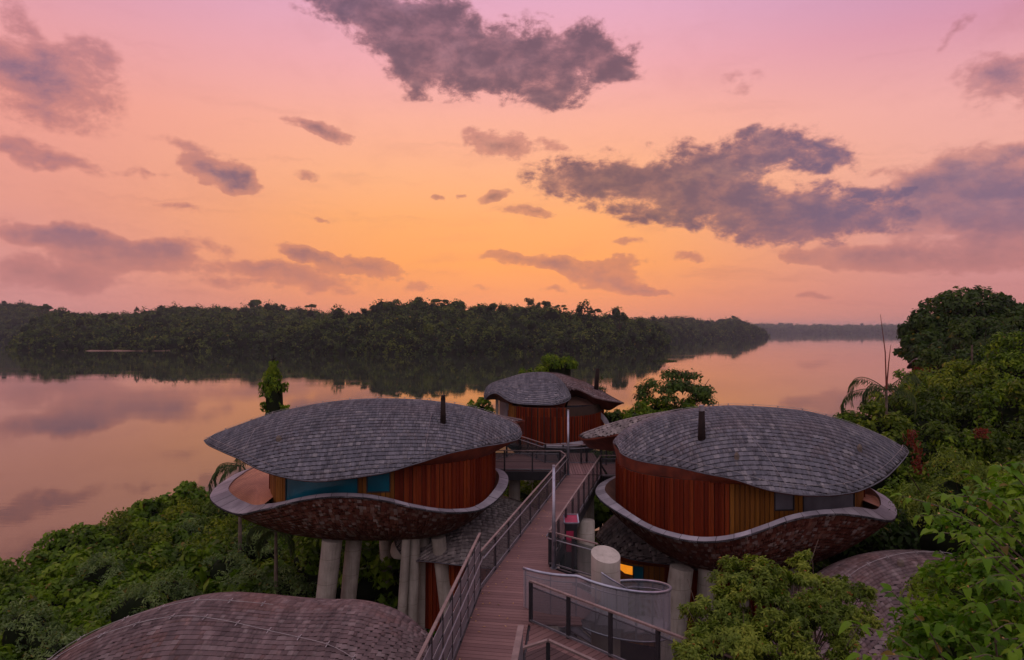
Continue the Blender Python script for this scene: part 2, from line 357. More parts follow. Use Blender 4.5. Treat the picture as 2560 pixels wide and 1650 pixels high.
def water_mat():
    m, b = material('lake_water')
    tc = b.n('ShaderNodeTexCoord').outputs['Object']
    mp = b.n('ShaderNodeMapping'); mp.inputs['Scale'].default_value = (0.35, 1.0, 1); b.link(tc, mp.inputs[0])
    n1 = b.noise(mp.outputs[0], 0.9, 3, 0.55).outputs['Fac']
    n2 = b.noise(mp.outputs[0], 0.05, 4, 0.5).outputs['Fac']
    h = b.m('MULTIPLY', n1, b.maprange(n2, 0.38, 0.66, 0.15, 1.0))
    nm = bump(b, h, 0.5, 0.016)
    p = principled(b, (0.030, 0.038, 0.022), b.maprange(n2, 0.45, 0.7, 0.012, 0.05), 0, 0.5, nm)
    p.inputs['IOR'].default_value = 1.9
    finish(b, p.outputs[0])
water_mat()

# ------------------------------------------------------------------ building blocks
WL = {}
def setp(o, label=None, cat=None, group=None, kind=None):
    if label: o['label'] = label
    if cat: o['category'] = cat
    if group: o['group'] = group
    if kind: o['kind'] = kind
    return o
def thing(name, label, cat, loc, group=None):
    o = bpy.data.objects.new(name, None); COL.objects.link(o); o.location = loc; o.empty_display_size = 0.3
    WL[o.name] = np.array(loc, float); return setp(o, label, cat, group)

def np_mesh(name, verts, quads, mat, uv=None, smooth=False):
    """verts (n,3) and faces, an (m,k) array or a list of tuples, as a mesh"""
    me = bpy.data.meshes.new(name)
    if isinstance(quads, np.ndarray):
        m, k_ = quads.shape
        me.vertices.add(len(verts)); me.vertices.foreach_set('co', np.asarray(verts, np.float32).ravel())
        me.loops.add(m * k_); me.loops.foreach_set('vertex_index', quads.astype(np.int32).ravel())
        me.polygons.add(m); me.polygons.foreach_set('loop_start', (np.arange(m) * k_).astype(np.int32))
        me.update(calc_edges=True)
    else:
        me.from_pydata([tuple(map(float, v)) for v in verts], [], quads); me.update()
    if smooth: me.polygons.foreach_set('use_smooth', [True] * len(me.polygons))
    for mt in (mat if isinstance(mat, (list, tuple)) else [mat]):
        me.materials.append(MATS[mt] if isinstance(mt, str) else mt)
    if uv is not None:
        l = me.uv_layers.new(name='UVMap'); vi = np.empty(len(me.loops), np.int32); me.loops.foreach_get('vertex_index', vi)
        l.data.foreach_set('uv', np.asarray(uv, np.float32)[vi].ravel())
    return me
def link(name, me, parent=None, loc=None):
    o = bpy.data.objects.new(name, me); COL.objects.link(o)
    if parent is not None: o.parent = parent; WL[o.name] = WL[parent.name]
    elif loc is not None: o.location = loc
    return o
def part(name, verts, faces, mat, parent, uv=None, smooth=False, label=None, kind=None):
    v = np.asarray(verts, float) - WL[parent.name]
    o = link(name, np_mesh(name, v, faces, mat, uv, smooth), parent)
    if label: o['label'] = label
    if kind: o['kind'] = kind
    return o

class MB:
    def __init__(s): s.v = []; s.f = []
    def add(s, vs, fs):
        k_ = len(s.v); s.v += [tuple(map(float, p)) for p in vs]; s.f += [tuple(i + k_ for i in f) for f in fs]; return s
    def bar(s, p0, p1, w, h, up=(0, 0, 1)):
        p0 = Vector(p0); p1 = Vector(p1); d = (p1 - p0).normalized(); up = Vector(up)
        if abs(d.dot(up)) > 0.98: up = Vector((0, 1, 0))
        sd = d.cross(up).normalized(); u = sd.cross(d).normalized()
        vs = [p + sd * a * w / 2 + u * c * h / 2 for p in (p0, p1) for a, c in ((-1, -1), (1, -1), (1, 1), (-1, 1))]
        return s.add(vs, [(0, 3, 2, 1), (4, 5, 6, 7), (0, 1, 5, 4), (1, 2, 6, 5), (2, 3, 7, 6), (3, 0, 4, 7)])
    def tube(s, pts, r, n=8, caps=True):
        pts = [Vector(p) for p in pts]; N = len(pts)
        rs = r if isinstance(r, (list, tuple)) else [r] * N
        vs = []; prev = None
        for i, p in enumerate(pts):
            t = (pts[min(i + 1, N - 1)] - pts[max(i - 1, 0)]).normalized()
            a = prev if prev is not None else (Vector((0, 0, 1)) if abs(t.z) < 0.9 else Vector((1, 0, 0)))
            sd = t.cross(a).normalized() if prev is None else (a - t * a.dot(t)).normalized()
            u = t.cross(sd).normalized(); prev = sd
            for k_ in range(n):
                an = 2 * math.pi * k_ / n; vs.append(p + (sd * math.cos(an) + u * math.sin(an)) * rs[i])
        fs = [(i * n + k_, i * n + (k_ + 1) % n, (i + 1) * n + (k_ + 1) % n, (i + 1) * n + k_) for i in range(N - 1) for k_ in range(n)]
        if caps: fs += [tuple(range(n))[::-1], tuple((N - 1) * n + k_ for k_ in range(n))]
        return s.add(vs, fs)
    def part(s, name, mat, parent, **kw): return part(name, s.v, s.f, mat, parent, **kw)

def W(px, py, d):      # a point of the place seen at photo pixel (px,py), d metres ahead
    return np.array([(px - 1280) * d / F, d, CZ - (py - HZ) * d / F])
def pix(p): return 1280 + F * p[0] / p[1], HZ + F * (CZ - p[2]) / p[1]

def smooth_curve(pts, n, closed=False):
    """Catmull-Rom through pts, resampled to n points by length"""
    P_ = np.asarray(pts, float); m = len(P_); out = []
    for i in range(m if closed else m - 1):
        if closed: a, b_, c_, d_ = P_[(i - 1) % m], P_[i], P_[(i + 1) % m], P_[(i + 2) % m]
        else: a, b_, c_, d_ = P_[max(i - 1, 0)], P_[i], P_[i + 1], P_[min(i + 2, m - 1)]
        for t in np.linspace(0, 1, 12, endpoint=False):
            out.append(0.5 * ((2 * b_) + (c_ - a) * t + (2 * a - 5 * b_ + 4 * c_ - d_) * t * t + (3 * b_ - a - 3 * c_ + d_) * t ** 3))
    out.append(P_[0] if closed else P_[-1]); out = np.array(out)
    L = np.r_[0, np.cumsum(np.linalg.norm(np.diff(out, axis=0), axis=1))]
    s_ = np.linspace(0, L[-1], n + 1 if closed else n)
    res = np.stack([np.interp(s_, L, out[:, k_]) for k_ in range(out.shape[1])], 1)
    return res[:-1] if closed else res

class Surf:
    """a lofted sheet: G[i,j], i along (from tip to tip), j down the slope"""
    def __init__(s, G, closed=False):
        s.G = G; s.closed = closed
        s.L = np.concatenate([np.zeros((G.shape[0], 1)), np.cumsum(np.linalg.norm(np.diff(G, axis=1), axis=2), axis=1)], 1)
        s.n = G.shape[0]
    def at(s, t, l):
        """point at station t (float index) and slope distance l"""
        if s.closed: t = t % s.n; i0 = int(t); i1 = (i0 + 1) % s.n
        else: t = min(max(t, 0), s.n - 1.0001); i0 = int(t); i1 = i0 + 1
        f = t - i0; o = []
        for i in (i0, i1):
            Li = s.L[i]; ll = min(l, Li[-1]); j = min(max(int(np.searchsorted(Li, ll)) - 1, 0), len(Li) - 2)
            w = (ll - Li[j]) / max(Li[j + 1] - Li[j], 1e-9); o.append(s.G[i, j] * (1 - w) + s.G[i, j + 1] * w)
        return o[0] * (1 - f) + o[1] * f
    def lmax(s, t):
        if s.closed: t = t % s.n; i0 = int(t); i1 = (i0 + 1) % s.n
        else: t = min(max(t, 0), s.n - 1.0001); i0 = int(t); i1 = i0 + 1
        f = t - i0; return s.L[i0, -1] * (1 - f) + s.L[i1, -1] * f
    def faces(s):
        n, m = s.G.shape[:2]; fs = []
        for i in range(n if s.closed else n - 1):
            for j in range(m - 1):
                i2 = (i + 1) % n; fs.append((i * m + j, i * m + j + 1, i2 * m + j + 1, i2 * m + j))
        return np.array(fs)

def shingles(surf, row_h, wid, up, flip=False, l0=0.0, l1=None, jit=0.25, clip_min=0.1, thick=0.03, gap=0.012, rng=random, line=0.028):
    """quads (4 corners, normal) of shingles laid in rows of constant slope distance; corners A,B upper, C,D lower"""
    res = []; Lm = surf.L[:, -1].max() if l1 is None else l1
    k_ = 0
    while l0 + k_ * row_h < Lm:
        la = l0 + k_ * row_h; t = rng.random() * 0.3
        while t < surf.n - (0 if surf.closed else 1):
            if surf.lmax(t) - la < row_h * 0.1:
                t += 0.25; continue
            p = surf.at(t, la); q = surf.at(t + 0.25, la); sp = np.linalg.norm(q - p) / 0.25
            w = wid * (1 + jit * (rng.random() * 2 - 1)); dt = min(w / max(sp, 0.02), 3.0)
            t1 = t + dt
            if not surf.closed and t1 > surf.n - 1: break
            la2 = la + row_h - line; lb0 = min(la2, surf.lmax(t)); lb1 = min(la2, surf.lmax(t1))  # row stops short: bared dark strip stands in for the butt-edge shadow
            if l1 is not None: lb0 = min(lb0, l1); lb1 = min(lb1, l1)
            if min(lb0, lb1) - la > row_h * clip_min:
                g = gap / w * dt
                A = surf.at(t + g, la); B = surf.at(t1 - g, la); C = surf.at(t1 - g, lb1); D = surf.at(t + g, lb0)
                n_ = np.cross(B - D, A - C); nn = np.linalg.norm(n_)
                if nn > 1e-5:
                    n_ = n_ / nn
                    if np.dot(n_, up(0.25 * (A + B + C + D))) < 0: n_ = -n_
                    res.append((A, B, C, D, n_))
            t = t1
        k_ += 1
    return res

UNIT = {}
def unit_shingle(mat):
    if mat not in UNIT:
        v = [(-.5, .5, 0.25), (.5, .5, 0.25), (.5, -.5, 1), (-.5, -.5, 1), (-.5, .5, -.3), (.5, .5, -.3), (.5, -.5, -.3), (-.5, -.5, -.3)]
        f = [(0, 3, 2, 1), (3, 7, 6, 2), (0, 4, 7, 3), (1, 2, 6, 5), (0, 1, 5, 4)]
        UNIT[mat] = np_mesh('shingle', v, f, mat)
    return UNIT[mat]
def lay_shingles(lst, parent, mat, name, n_single=300, thick=0.03, stuff_name=None):
    cam_p = np.array([0, 0, CZ]); sc = []
    for q in lst:
        c = (q[0] + q[1] + q[2] + q[3]) / 4; v = cam_p - c; dist = np.linalg.norm(v)
        area = np.linalg.norm(np.cross(q[1] - q[3], q[0] - q[2])) / 2
        x, y = pix(c); vis = 0 <= x <= 2560 and 0 <= y <= 1650
        sc.append(area * max(np.dot(q[4], v) / dist, 0) / dist ** 2 * (1 if vis else 0.0))
    order = np.argsort(-np.array(sc)); me = unit_shingle(mat); base = WL[parent.name]
    single = set(order[:n_single].tolist())
    V = []; Fc = []
    for i, (A, B, C, D, n_) in enumerate(lst):
        if i in single and sc[i] > 0:
            c = (A + B + C + D) / 4 - base
            lo = (C + D) / 2; hi = (A + B) / 2; vv = hi - lo; ly = np.linalg.norm(vv)
            z_ = n_; y_ = vv / max(ly, 1e-6); y_ = y_ - z_ * np.dot(y_, z_); y_ /= np.linalg.norm(y_)
            x_ = np.cross(y_, z_); lx = 0.5 * (np.linalg.norm(B - A) + np.linalg.norm(C - D))
            M = Matrix(((x_[0] * lx, y_[0] * ly, z_[0] * thick, c[0]), (x_[1] * lx, y_[1] * ly, z_[1] * thick, c[1]), (x_[2] * lx, y_[2] * ly, z_[2] * thick, c[2]), (0, 0, 0, 1)))
            o = bpy.data.objects.new(name, me); COL.objects.link(o); o.parent = parent; o.matrix_local = M
        else:
            k_ = len(V); t = thick
            V += [A + n_ * t * .25, B + n_ * t * .25, C + n_ * t, D + n_ * t, A - n_ * t * .3, B - n_ * t * .3, C - n_ * t * .3, D - n_ * t * .3]
            Fc += [(k_, k_ + 3, k_ + 2, k_ + 1), (k_ + 3, k_ + 7, k_ + 6, k_ + 2), (k_, k_ + 4, k_ + 7, k_ + 3), (k_ + 1, k_ + 2, k_ + 6, k_ + 5), (k_, k_ + 1, k_ + 5, k_ + 4)]
    if V: part(stuff_name or (name + '_courses'), np.array(V), np.array(Fc), mat, parent, kind='stuff')

# ------------------------------------------------------------------ roofs
def by_x(curve, xs, n=400):
    c_ = smooth_curve(curve, n); o = np.argsort(c_[:, 0], kind='stable'); c_ = c_[o]
    return np.stack([xs, np.interp(xs, c_[:, 0], c_[:, 1]), np.interp(xs, c_[:, 0], c_[:, 2])], 1)

def roof_grid(front, spine, depth_back, z_back, n=70, m=16, p=1.7, pb=1.9, shape=1.0, steep=.18):
    """front eave and spine as world points from tip to tip; returns the front sheet, the back sheet and the closed rim"""
    x0 = front[0][0]; x1 = front[-1][0]
    t = np.linspace(0, 1, n); xs = x0 + (x1 - x0) * (0.5 - 0.5 * np.cos(np.pi * t)) * 0.999 + 0.0005 * (x1 - x0)
    Fr = by_x(front, xs); Sp = by_x(spine, xs)
    w = np.linspace(0, 1, m)[None, :, None]
    prof = np.sin(np.pi * t) ** 0.75 * shape
    Bk = Sp.copy(); Bk[:, 1] += depth_back * prof
    if callable(z_back): Bk[:, 2] = [z_back(q) for q in t]
    else: Bk[:, 2] = np.minimum(Sp[:, 2] - (Sp[:, 2] - z_back) * np.clip(prof * 1.1, 0, 1), Sp[:, 2] - steep * depth_back * prof)
    def sheet(A, B, pw):
        G = A[:, None, :] * (1 - w) + B[:, None, :] * w
        G[:, :, 2] = A[:, 2][:, None] + (B[:, 2] - A[:, 2])[:, None] * (w[:, :, 0] ** pw)
        return G
    rim = np.concatenate([Fr, Bk[::-1][1:-1]])
    return Surf(sheet(Sp, Fr, p)), Surf(sheet(Sp, Bk, pb)), rim

UPV = lambda c: np.array([0, -0.2, 1.0])
def polar_r(curve, c, ang):
    """distance from c to closed plan curve in direction ang"""
    a = np.arctan2(curve[:, 1] - c[1], curve[:, 0] - c[0]); r = np.hypot(curve[:, 0] - c[0], curve[:, 1] - c[1])
    o = np.argsort(a); a = a[o]; r = r[o]
    return np.interp(ang, np.r_[a - 2 * np.pi, a, a + 2 * np.pi], np.r_[r, r, r])

def rim_wire(parent, pts, lift, post_every, mat='wire', r=0.009, closed=False, name='lightning_wire'):
    """thin conductor on little clips standing on the roof"""
    mb = MB(); P_ = [np.array(p) + np.array([0, 0, lift]) for p in pts]
    mb.tube(P_, r, 4)
    o = mb.part(name, mat, parent)
    cl = MB(); acc = 0
    for i in range(1, len(P_)):
        acc += np.linalg.norm(P_[i] - P_[i - 1])
        if acc > post_every:
            acc = 0; q = P_[i]
            cl.bar(q - np.array([0, 0, lift + .01]), q + np.array([0, 0, 0.02]), 0.03, 0.03)
            cl.bar(q - np.array([0, .13, 0.02]), q + np.array([0.03, .13, 0.01]), 0.02, 0.012)
    if cl.v: cl.part('wire_clips', mat, parent)

def add_roof(v, surf_f, surf_b, rim, wall_curve, wall_z, mat='weathered_shingle', row=0.225, wid=0.17, single=300, soffit_mat='soffit_timber', thick=0.03, gap=0.003, line=0.03, name='roof', back_mat=None):
    n, m = surf_f.G.shape[:2]
    V = np.concatenate([surf_f.G.reshape(-1, 3), surf_b.G.reshape(-1, 3)]) - np.array([0, 0, 0.012])
    Fc = np.concatenate([surf_f.faces(), surf_b.faces() + n * m])
    roof = part(name, V, Fc, 'shingle_underlay', v, smooth=True)
    rows = shingles(surf_f, row, wid, UPV, thick=thick, gap=gap, line=line, jit=.45) 
    lay_shingles(rows, roof, mat, 'roof_shingle', single, thick)
    rows = shingles(surf_b, row * 1.3, wid * 1.3, lambda c: np.array([0, 0, 1.0]), thick=thick, gap=gap)
    lay_shingles(rows, roof, back_mat or mat, 'roof_shingle', 0, thick, 'roof_shingle_back')
    nf = surf_f.G.shape[0]; mb = MB(); mb.tube([rim[i] + np.array([0, 0, -.005]) for i in range(nf)], .026, 6); mb.part('eave_trim', 'weathered_shingle', roof, smooth=True)
    if wall_curve is not None:
        c = rim[:, :2].mean(0); ang = np.arctan2(rim[:, 1] - c[1], rim[:, 0] - c[0])
        wr = polar_r(wall_curve, c, ang) * 1.0; rr = np.hypot(rim[:, 0] - c[0], rim[:, 1] - c[1])
        wr = np.minimum(wr, rr - 0.05)
        inner = np.stack([c[0] + np.cos(ang) * wr, c[1] + np.sin(ang) * wr, np.full(len(ang), wall_z)], 1)
        drop = rim.copy(); drop[:, 2] -= 0.05
        N = len(rim); V = np.concatenate([rim + [0, 0, 0.01], drop, inner]); fs = []
        for i in range(N):
            j = (i + 1) % N; fs += [(i, j, N + j, N + i), (N + i, N + j, 2 * N + j, 2 * N + i)]
        part('soffit', V, np.array(fs), soffit_mat, v, smooth=False)
    return roof

def closed_front_back(front, back): return np.array(list(front) + list(back))

def add_hull(v, outer, inner, zb, bottom_scale, bottom_c, floor_z, mat='hull_shingle', row=0.20, wid=0.17, single=200, q=2.3, floor_mat='zinc_cap', tile=None):
    """outer/inner: closed rims with the same number of points"""
    N = len(outer); m = 14; w = np.linspace(0, 1, m)
    B = np.stack([bottom_c[0] + (outer[:, 0] - bottom_c[0]) * bottom_scale, bottom_c[1] + (outer[:, 1] - bottom_c[1]) * bottom_scale, np.full(N, zb)], 1)
    G = np.zeros((N, m, 3))
    for j, x in enumerate(w):
        G[:, j, :2] = outer[:, :2] * (1 - x) + B[:, :2] * x
        G[:, j, 2] = outer[:, 2] + (zb - outer[:, 2]) * (1 - (1 - x) ** q)
    s = Surf(G, closed=True)
    V = np.concatenate([G.reshape(-1, 3), [[bottom_c[0], bottom_c[1], zb]]])
    cc = outer.mean(0)
    Vi = V.copy(); Vi[:, :2] = cc[:2] + (V[:, :2] - cc[:2]) * 0.997; Vi[:, 2] += 0.01
    fs = [tuple(f) for f in s.faces()] + [(i * m + m - 1, ((i + 1) % N) * m + m - 1, N * m) for i in range(N)]
    hull = part('hull', Vi, fs, 'hull_underlay', v, smooth=True)
    out = lambda c: np.array([c[0] - cc[0], c[1] - cc[1], -2.5])
    lay_shingles(shingles(s, row, wid, out, jit=0.4, gap=0.008), hull, mat, 'hull_shingle', single, 0.03)
    # cap band between the two rims, with a small turned-down lip
    lip = outer.copy(); lip[:, 2] -= 0.07; o2 = outer.copy(); o2[:, :2] = cc[:2] + (outer[:, :2] - cc[:2]) * 1.008; o2[:, 2] += 0.012
    lip[:, :2] = cc[:2] + (lip[:, :2] - cc[:2]) * 1.008
    ins = inner.copy(); ins[:, 2] += 0.012; inl = inner.copy(); inl[:, 2] = floor_z; wf = 1 - (1 - np.clip((outer[:, 2] - floor_z + .06) / (outer[:, 2] - zb), 0.02, .95)) ** (1 / q); inl[:, :2] = outer[:, :2] * (1 - wf[:, None]) + B[:, :2] * wf[:, None]; inl[:, :2] = cc[:2] + (inl[:, :2] - cc[:2]) * .965
    V = np.concatenate([lip, o2, ins]); fs = []
    for i in range(N):
        j = (i + 1) % N
        for k_ in (0, 1): fs.append((k_ * N + i, k_ * N + j, (k_ + 1) * N + j, (k_ + 1) * N + i))
    capo = part('rim_cap', V - [0, 0, .01], np.array(fs), 'shingle_underlay', v, smooth=False)
    for i in range(0, N, 2):
        ks = [i, (i + 1) % N, (i + 2) % N]; g = .03
        L_ = [lip[k2] for k2 in ks]; O_ = [o2[k2] for k2 in ks]; I_ = [ins[k2] for k2 in ks]
        for A_ in (L_, O_, I_):
            a0, a2 = A_[0], A_[2]; A_[0] = a0 + (A_[1] - a0) * g; A_[2] = a2 + (A_[1] - a2) * g
        zz = random.uniform(0, .012); V = [p + np.array([0, 0, zz]) for p in L_ + O_ + I_]
        part('cap_panel', V, [(0, 1, 4, 3), (1, 2, 5, 4), (3, 4, 7, 6), (4, 5, 8, 7)], 'zinc_cap', capo)
    V = np.concatenate([ins, inl]); fs = [(i, (i + 1) % N, N + (i + 1) % N, N + i) for i in range(N)]
    part('inner_lining', V, np.array(fs), 'rim_timber', v, smooth=True)
    V = np.concatenate([inl, [[cc[0], cc[1], floor_z]]]); fs = [(i, (i + 1) % N, N) for i in range(N)]
    part('terrace_floor', V, fs, tile or floor_mat, v)
    return hull

def add_wall(v, curve, z0, z1, kinds, plank_w=0.2, batten=True, gap=.016):
    """curve: closed plan; kinds(px, facing) -> material name or ('window', mat, zlo, zhi)"""
    n = len(curve); c = curve[:, :2].mean(0)
    N = n; V = np.concatenate([np.c_[c + (curve[:, :2] - c) * 0.985, np.full(N, z0)], np.c_[c + (curve[:, :2] - c) * 0.985, np.full(N, z1)]])
    core = part('wall', V, np.array([(i, (i + 1) % N, N + (i + 1) % N, N + i) for i in range(N)]), 'room_inside', v)
    L = 0; i = 0
    P_ = smooth_curve(curve[:, :2], int(np.sum(np.linalg.norm(np.diff(np.r_[curve, curve[:1]], axis=0), axis=1)) / plank_w), closed=True)
    M_ = len(P_); run = None
    for i in range(M_):
        a = P_[i]; b_ = P_[(i + 1) % M_]; mid = (a + b_) / 2; out = mid - c; t = (b_ - a) / np.linalg.norm(b_ - a); nr = np.array([t[1], -t[0]])
        if np.dot(nr, out) < 0: nr = -nr
        facing = np.dot(nr, -mid) > 0
        px = 1280 + F * mid[0] / mid[1]
        kd = kinds(px, facing)
        if kd is None: continue
        def plank(zl, zh, mt, th=0.03, off=0.0, g=gap):
            a3 = a + t * g + nr * off; b3 = b_ - t * g + nr * off; o3 = nr * th
            vs = [(a3[0], a3[1], zl), (b3[0], b3[1], zl), (b3[0] + o3[0], b3[1] + o3[1], zl), (a3[0] + o3[0], a3[1] + o3[1], zl)]
            vs += [(x, y, zh) for x, y, _ in vs]
            part('wall_plank', vs, [(0, 3, 2, 1), (4, 5, 6, 7), (0, 1, 5, 4), (1, 2, 6, 5), (2, 3, 7, 6), (3, 0, 4, 7)], mt, core)
        if isinstance(kd, tuple):
            _, mt, zl, zh = kd
            if zl > z0 + 0.05: plank(z0, zl, 'ochre_cedar')
            if zh < z1 - 0.05: plank(zh, z1, 'ochre_cedar')
            if run is None or run['key'] != kd: run = {'key': kd, 'pts': []}; WINS.append((v, run))
            run['pts'] += [a, b_]; run['n'] = nr
        else:
            run = None
            plank(z0, z1, kd, 0.03, 0.0)
            if batten and kd == 'red_cedar' and i % 2 == 0:
                q = a; mb = MB(); mb.bar((q[0] + nr[0] * .055, q[1] + nr[1] * .055, z0), (q[0] + nr[0] * .055, q[1] + nr[1] * .055, z1), 0.05, 0.07, up=(nr[0], nr[1], 0)); mb.part('batten', kd, core)
    return core
WINS = []
def flush_windows():
    for v, run in WINS:
        _, mt, zl, zh = run['key']; pts = run['pts']; nr = run['n']; pts = pts[0::2] + [pts[-1]]
        V = []; 
        for p in pts: V += [(p[0] + nr[0] * .01, p[1] + nr[1] * .01, zl), (p[0] + nr[0] * .01, p[1] + nr[1] * .01, zh)]
        w = part('window', V, [(2 * i, 2 * i + 2, 2 * i + 3, 2 * i + 1) for i in range(len(pts) - 1)], mt, v)
        mb = MB(); o = np.array([nr[0], nr[1]]) * .03
        for z_ in (zl, zh):
            for i in range(len(pts) - 1): mb.bar((*(pts[i] + o), z_), (*(pts[i + 1] + o), z_), 0.06, 0.05)
        for p in (pts[0], pts[-1]): mb.bar((*(p + o), zl), (*(p + o), zh), 0.05, 0.06)
        mb.part('window_frame', 'dark_metal', w)
    WINS.clear()

def on_roof(surf, px, py):
    """point of a roof sheet seen at a photo pixel"""
    X_ = surf.G; qx = 1280 + F * X_[..., 0] / X_[..., 1]; qy = HZ + F * (CZ - X_[..., 2]) / X_[..., 1]
    i, j = np.unravel_index(np.argmin((qx - px) ** 2 + (qy - py) ** 2), qx.shape); return surf.G[i, j].copy()
def net(v, inner, keep, drop=.04, mat='scale_tile'):
    """taut net over the open end of a terrace"""
    P_ = np.array([p for p in inner if keep(p)]); c = P_.mean(0); P_ = c + (P_ - c) * np.array([.985, .985, 1]); P_[:, 2] -= drop
    a = np.arctan2(P_[:, 1] - c[1], P_[:, 0] - c[0]); P_ = P_[np.argsort(a)]; c[2] = P_[:, 2].mean() - .1; n = len(P_)
    mid = c + (P_ - c) * .5; mid[:, 2] -= .08
    part('terrace_net', np.concatenate([P_, mid, [c]]), [(i, (i + 1) % n, n + (i + 1) % n, n + i) for i in range(n)] + [(n + i, n + (i + 1) % n, 2 * n) for i in range(n)], mat, v, smooth=True)
def column(v, p0, p1, r0, r1, mat='concrete', name='column'):
    mb = MB(); mb.tube([p0, p1], [r0, r1], 20); return mb.part(name, mat, v, smooth=False)

# ------------------------------------------------------------------ ground, lake
def struct(name, me, loc=(0, 0, 0), label=None):
    o = link(name, me, None, loc); o['kind'] = 'structure'
    if label: o['label'] = label
    return o
def sstep(a, b_, x):
    t = np.clip((x - a) / (b_ - a), 0, 1); return t * t * (3 - 2 * t)
def shore_y(x):
    return np.minimum(np.maximum(62 + 6 * np.sin(x * .13) * (1 - sstep(20, 34, x)), 1.70 * x - 1), 165)
def ground_z(x, y):
    x = np.asarray(x, float); y = np.asarray(y, float)
    m = np.minimum(x + 33 + 2 * np.sin(y * .17), shore_y(x) - y)
    land = sstep(-3, 12, m)
    z = -2.5 + 6.5 * land
    z = z + land * (7.5 * sstep(13, 42, x) + 8 * sstep(55, 85, x) + 0.5 * np.sin(x * .31) * np.cos(y * .27))
    return z
xs = np.arange(-60, 151, 2.5); ys = np.arange(-20, 171, 2.5)
X, Y = np.meshgrid(xs, ys, indexing='ij'); Z = ground_z(X, Y)
nx, ny = X.shape; I = np.arange(nx * ny).reshape(nx, ny)
fq = np.stack([I[:-1, :-1], I[1:, :-1], I[1:, 1:], I[:-1, 1:]], -1).reshape(-1, 4)
struct('ground', np_mesh('ground', np.stack([X, Y, Z], -1).reshape(-1, 3), fq, 'earth', smooth=True))
S = 8500
struct('lake_water', np_mesh('lake_water', [(-S, -300, 0), (S, -300, 0), (S, S, 0), (-S, S, 0)], [(0, 1, 2, 3)], 'lake_water'))
struct('lake_bed', np_mesh('lake_bed', [(-S, -300, -3), (S, -300, -3), (S, S, -3), (-S, S, -3)], [(0, 1, 2, 3)], 'earth'))

# ------------------------------------------------------------------ leaves as small folded faces
def rand_unit(n, rng):
    v = rng.normal(size=(n, 3)); return v / np.linalg.norm(v, axis=1, keepdims=True)
def leaf_quads(c, nrm, size, rng, aspect=0.5, droop=0.25):
    """folded diamond leaves at c with normals nrm"""
    n = len(c); a = rand_unit(n, rng); t = np.cross(nrm, a); t /= np.linalg.norm(t, axis=1, keepdims=True) + 1e-9
    s_ = np.cross(nrm, t); L = np.broadcast_to(size, (n,))[:, None]
    t[:, 2] -= droop; 
    V = np.empty((n, 4, 3)); V[:, 0] = c - t * L * .5; V[:, 1] = c + s_ * L * aspect * .5 + nrm * L * .10
    V[:, 2] = c + t * L * .5; V[:, 3] = c - s_ * L * aspect * .5 + nrm * L * .10
    return V
def quads_mesh(name, V, mat):
    V = V.reshape(-1, 3); return np_mesh(name, V, np.arange(len(V)).reshape(-1, 4), mat)
def crown_points(n, rad, lobes, rng, lobe_r=(0.28, 0.45), flat=1.0, fill=0.55, low=-0.35):
    """leaf centres and normals on many overlapping lobes, unevenly spread"""
    ld = rand_unit(lobes, rng); ld[:, 2] = np.where(ld[:, 2] < low, -ld[:, 2] * .5, ld[:, 2])
    lr = rng.uniform(*lobe_r, lobes); lc = ld * (1 - lr[:, None] * rng.uniform(.6, 1.0, (lobes, 1)))
    k_ = rng.choice(lobes, n, p=lr ** 2 / np.sum(lr ** 2))
    d = rand_unit(n, rng); d[:, 2] = np.where(d[:, 2] < -0.2, np.abs(d[:, 2]), d[:, 2])
    rr = lr[k_] * (fill + (1 - fill) * rng.random(n) ** .5) * (1 + .22 * np.sin(d[:, 0] * 9 + k_) * np.cos(d[:, 1] * 8 + k_ * 2))
    c = (lc[k_] + d * rr[:, None]) * np.array(rad); c[:, 2] *= flat
    nr = d + rand_unit(n, rng) * .55 + np.array([0, 0, .35]); nr /= np.linalg.norm(nr, axis=1, keepdims=True)
    return c, nr
def blob(center, rad, rng, seg=10, rings=6):
    V = []; 
    for j in range(rings + 1):
        ph = math.pi * j / rings
        for i in range(seg):
            th = 2 * math.pi * i / seg; k_ = 1 + rng.uniform(-.15, .15)
            V.append((center[0] + rad[0] * math.sin(ph) * math.cos(th) * k_, center[1] + rad[1] * math.sin(ph) * math.sin(th) * k_, center[2] + rad[2] * math.cos(ph) * k_))
    V = np.array(V); I_ = np.arange(len(V)).reshape(rings + 1, seg)
    return V, np.stack([I_[:-1], np.roll(I_[:-1], -1, 1), np.roll(I_[1:], -1, 1), I_[1:]], -1).reshape(-1, 4)
class Bag:
    def __init__(s): s.v = []; s.f = []; s.n = 0
    def add(s, V, Fq): s.v.append(V); s.f.append(Fq + s.n); s.n += len(V)
    def quads(s, V): V = V.reshape(-1, 3); s.add(V, np.arange(len(V)).reshape(-1, 4))
    def mesh(s, name, mat): return np_mesh(name, np.concatenate(s.v), np.concatenate(s.f), mat)

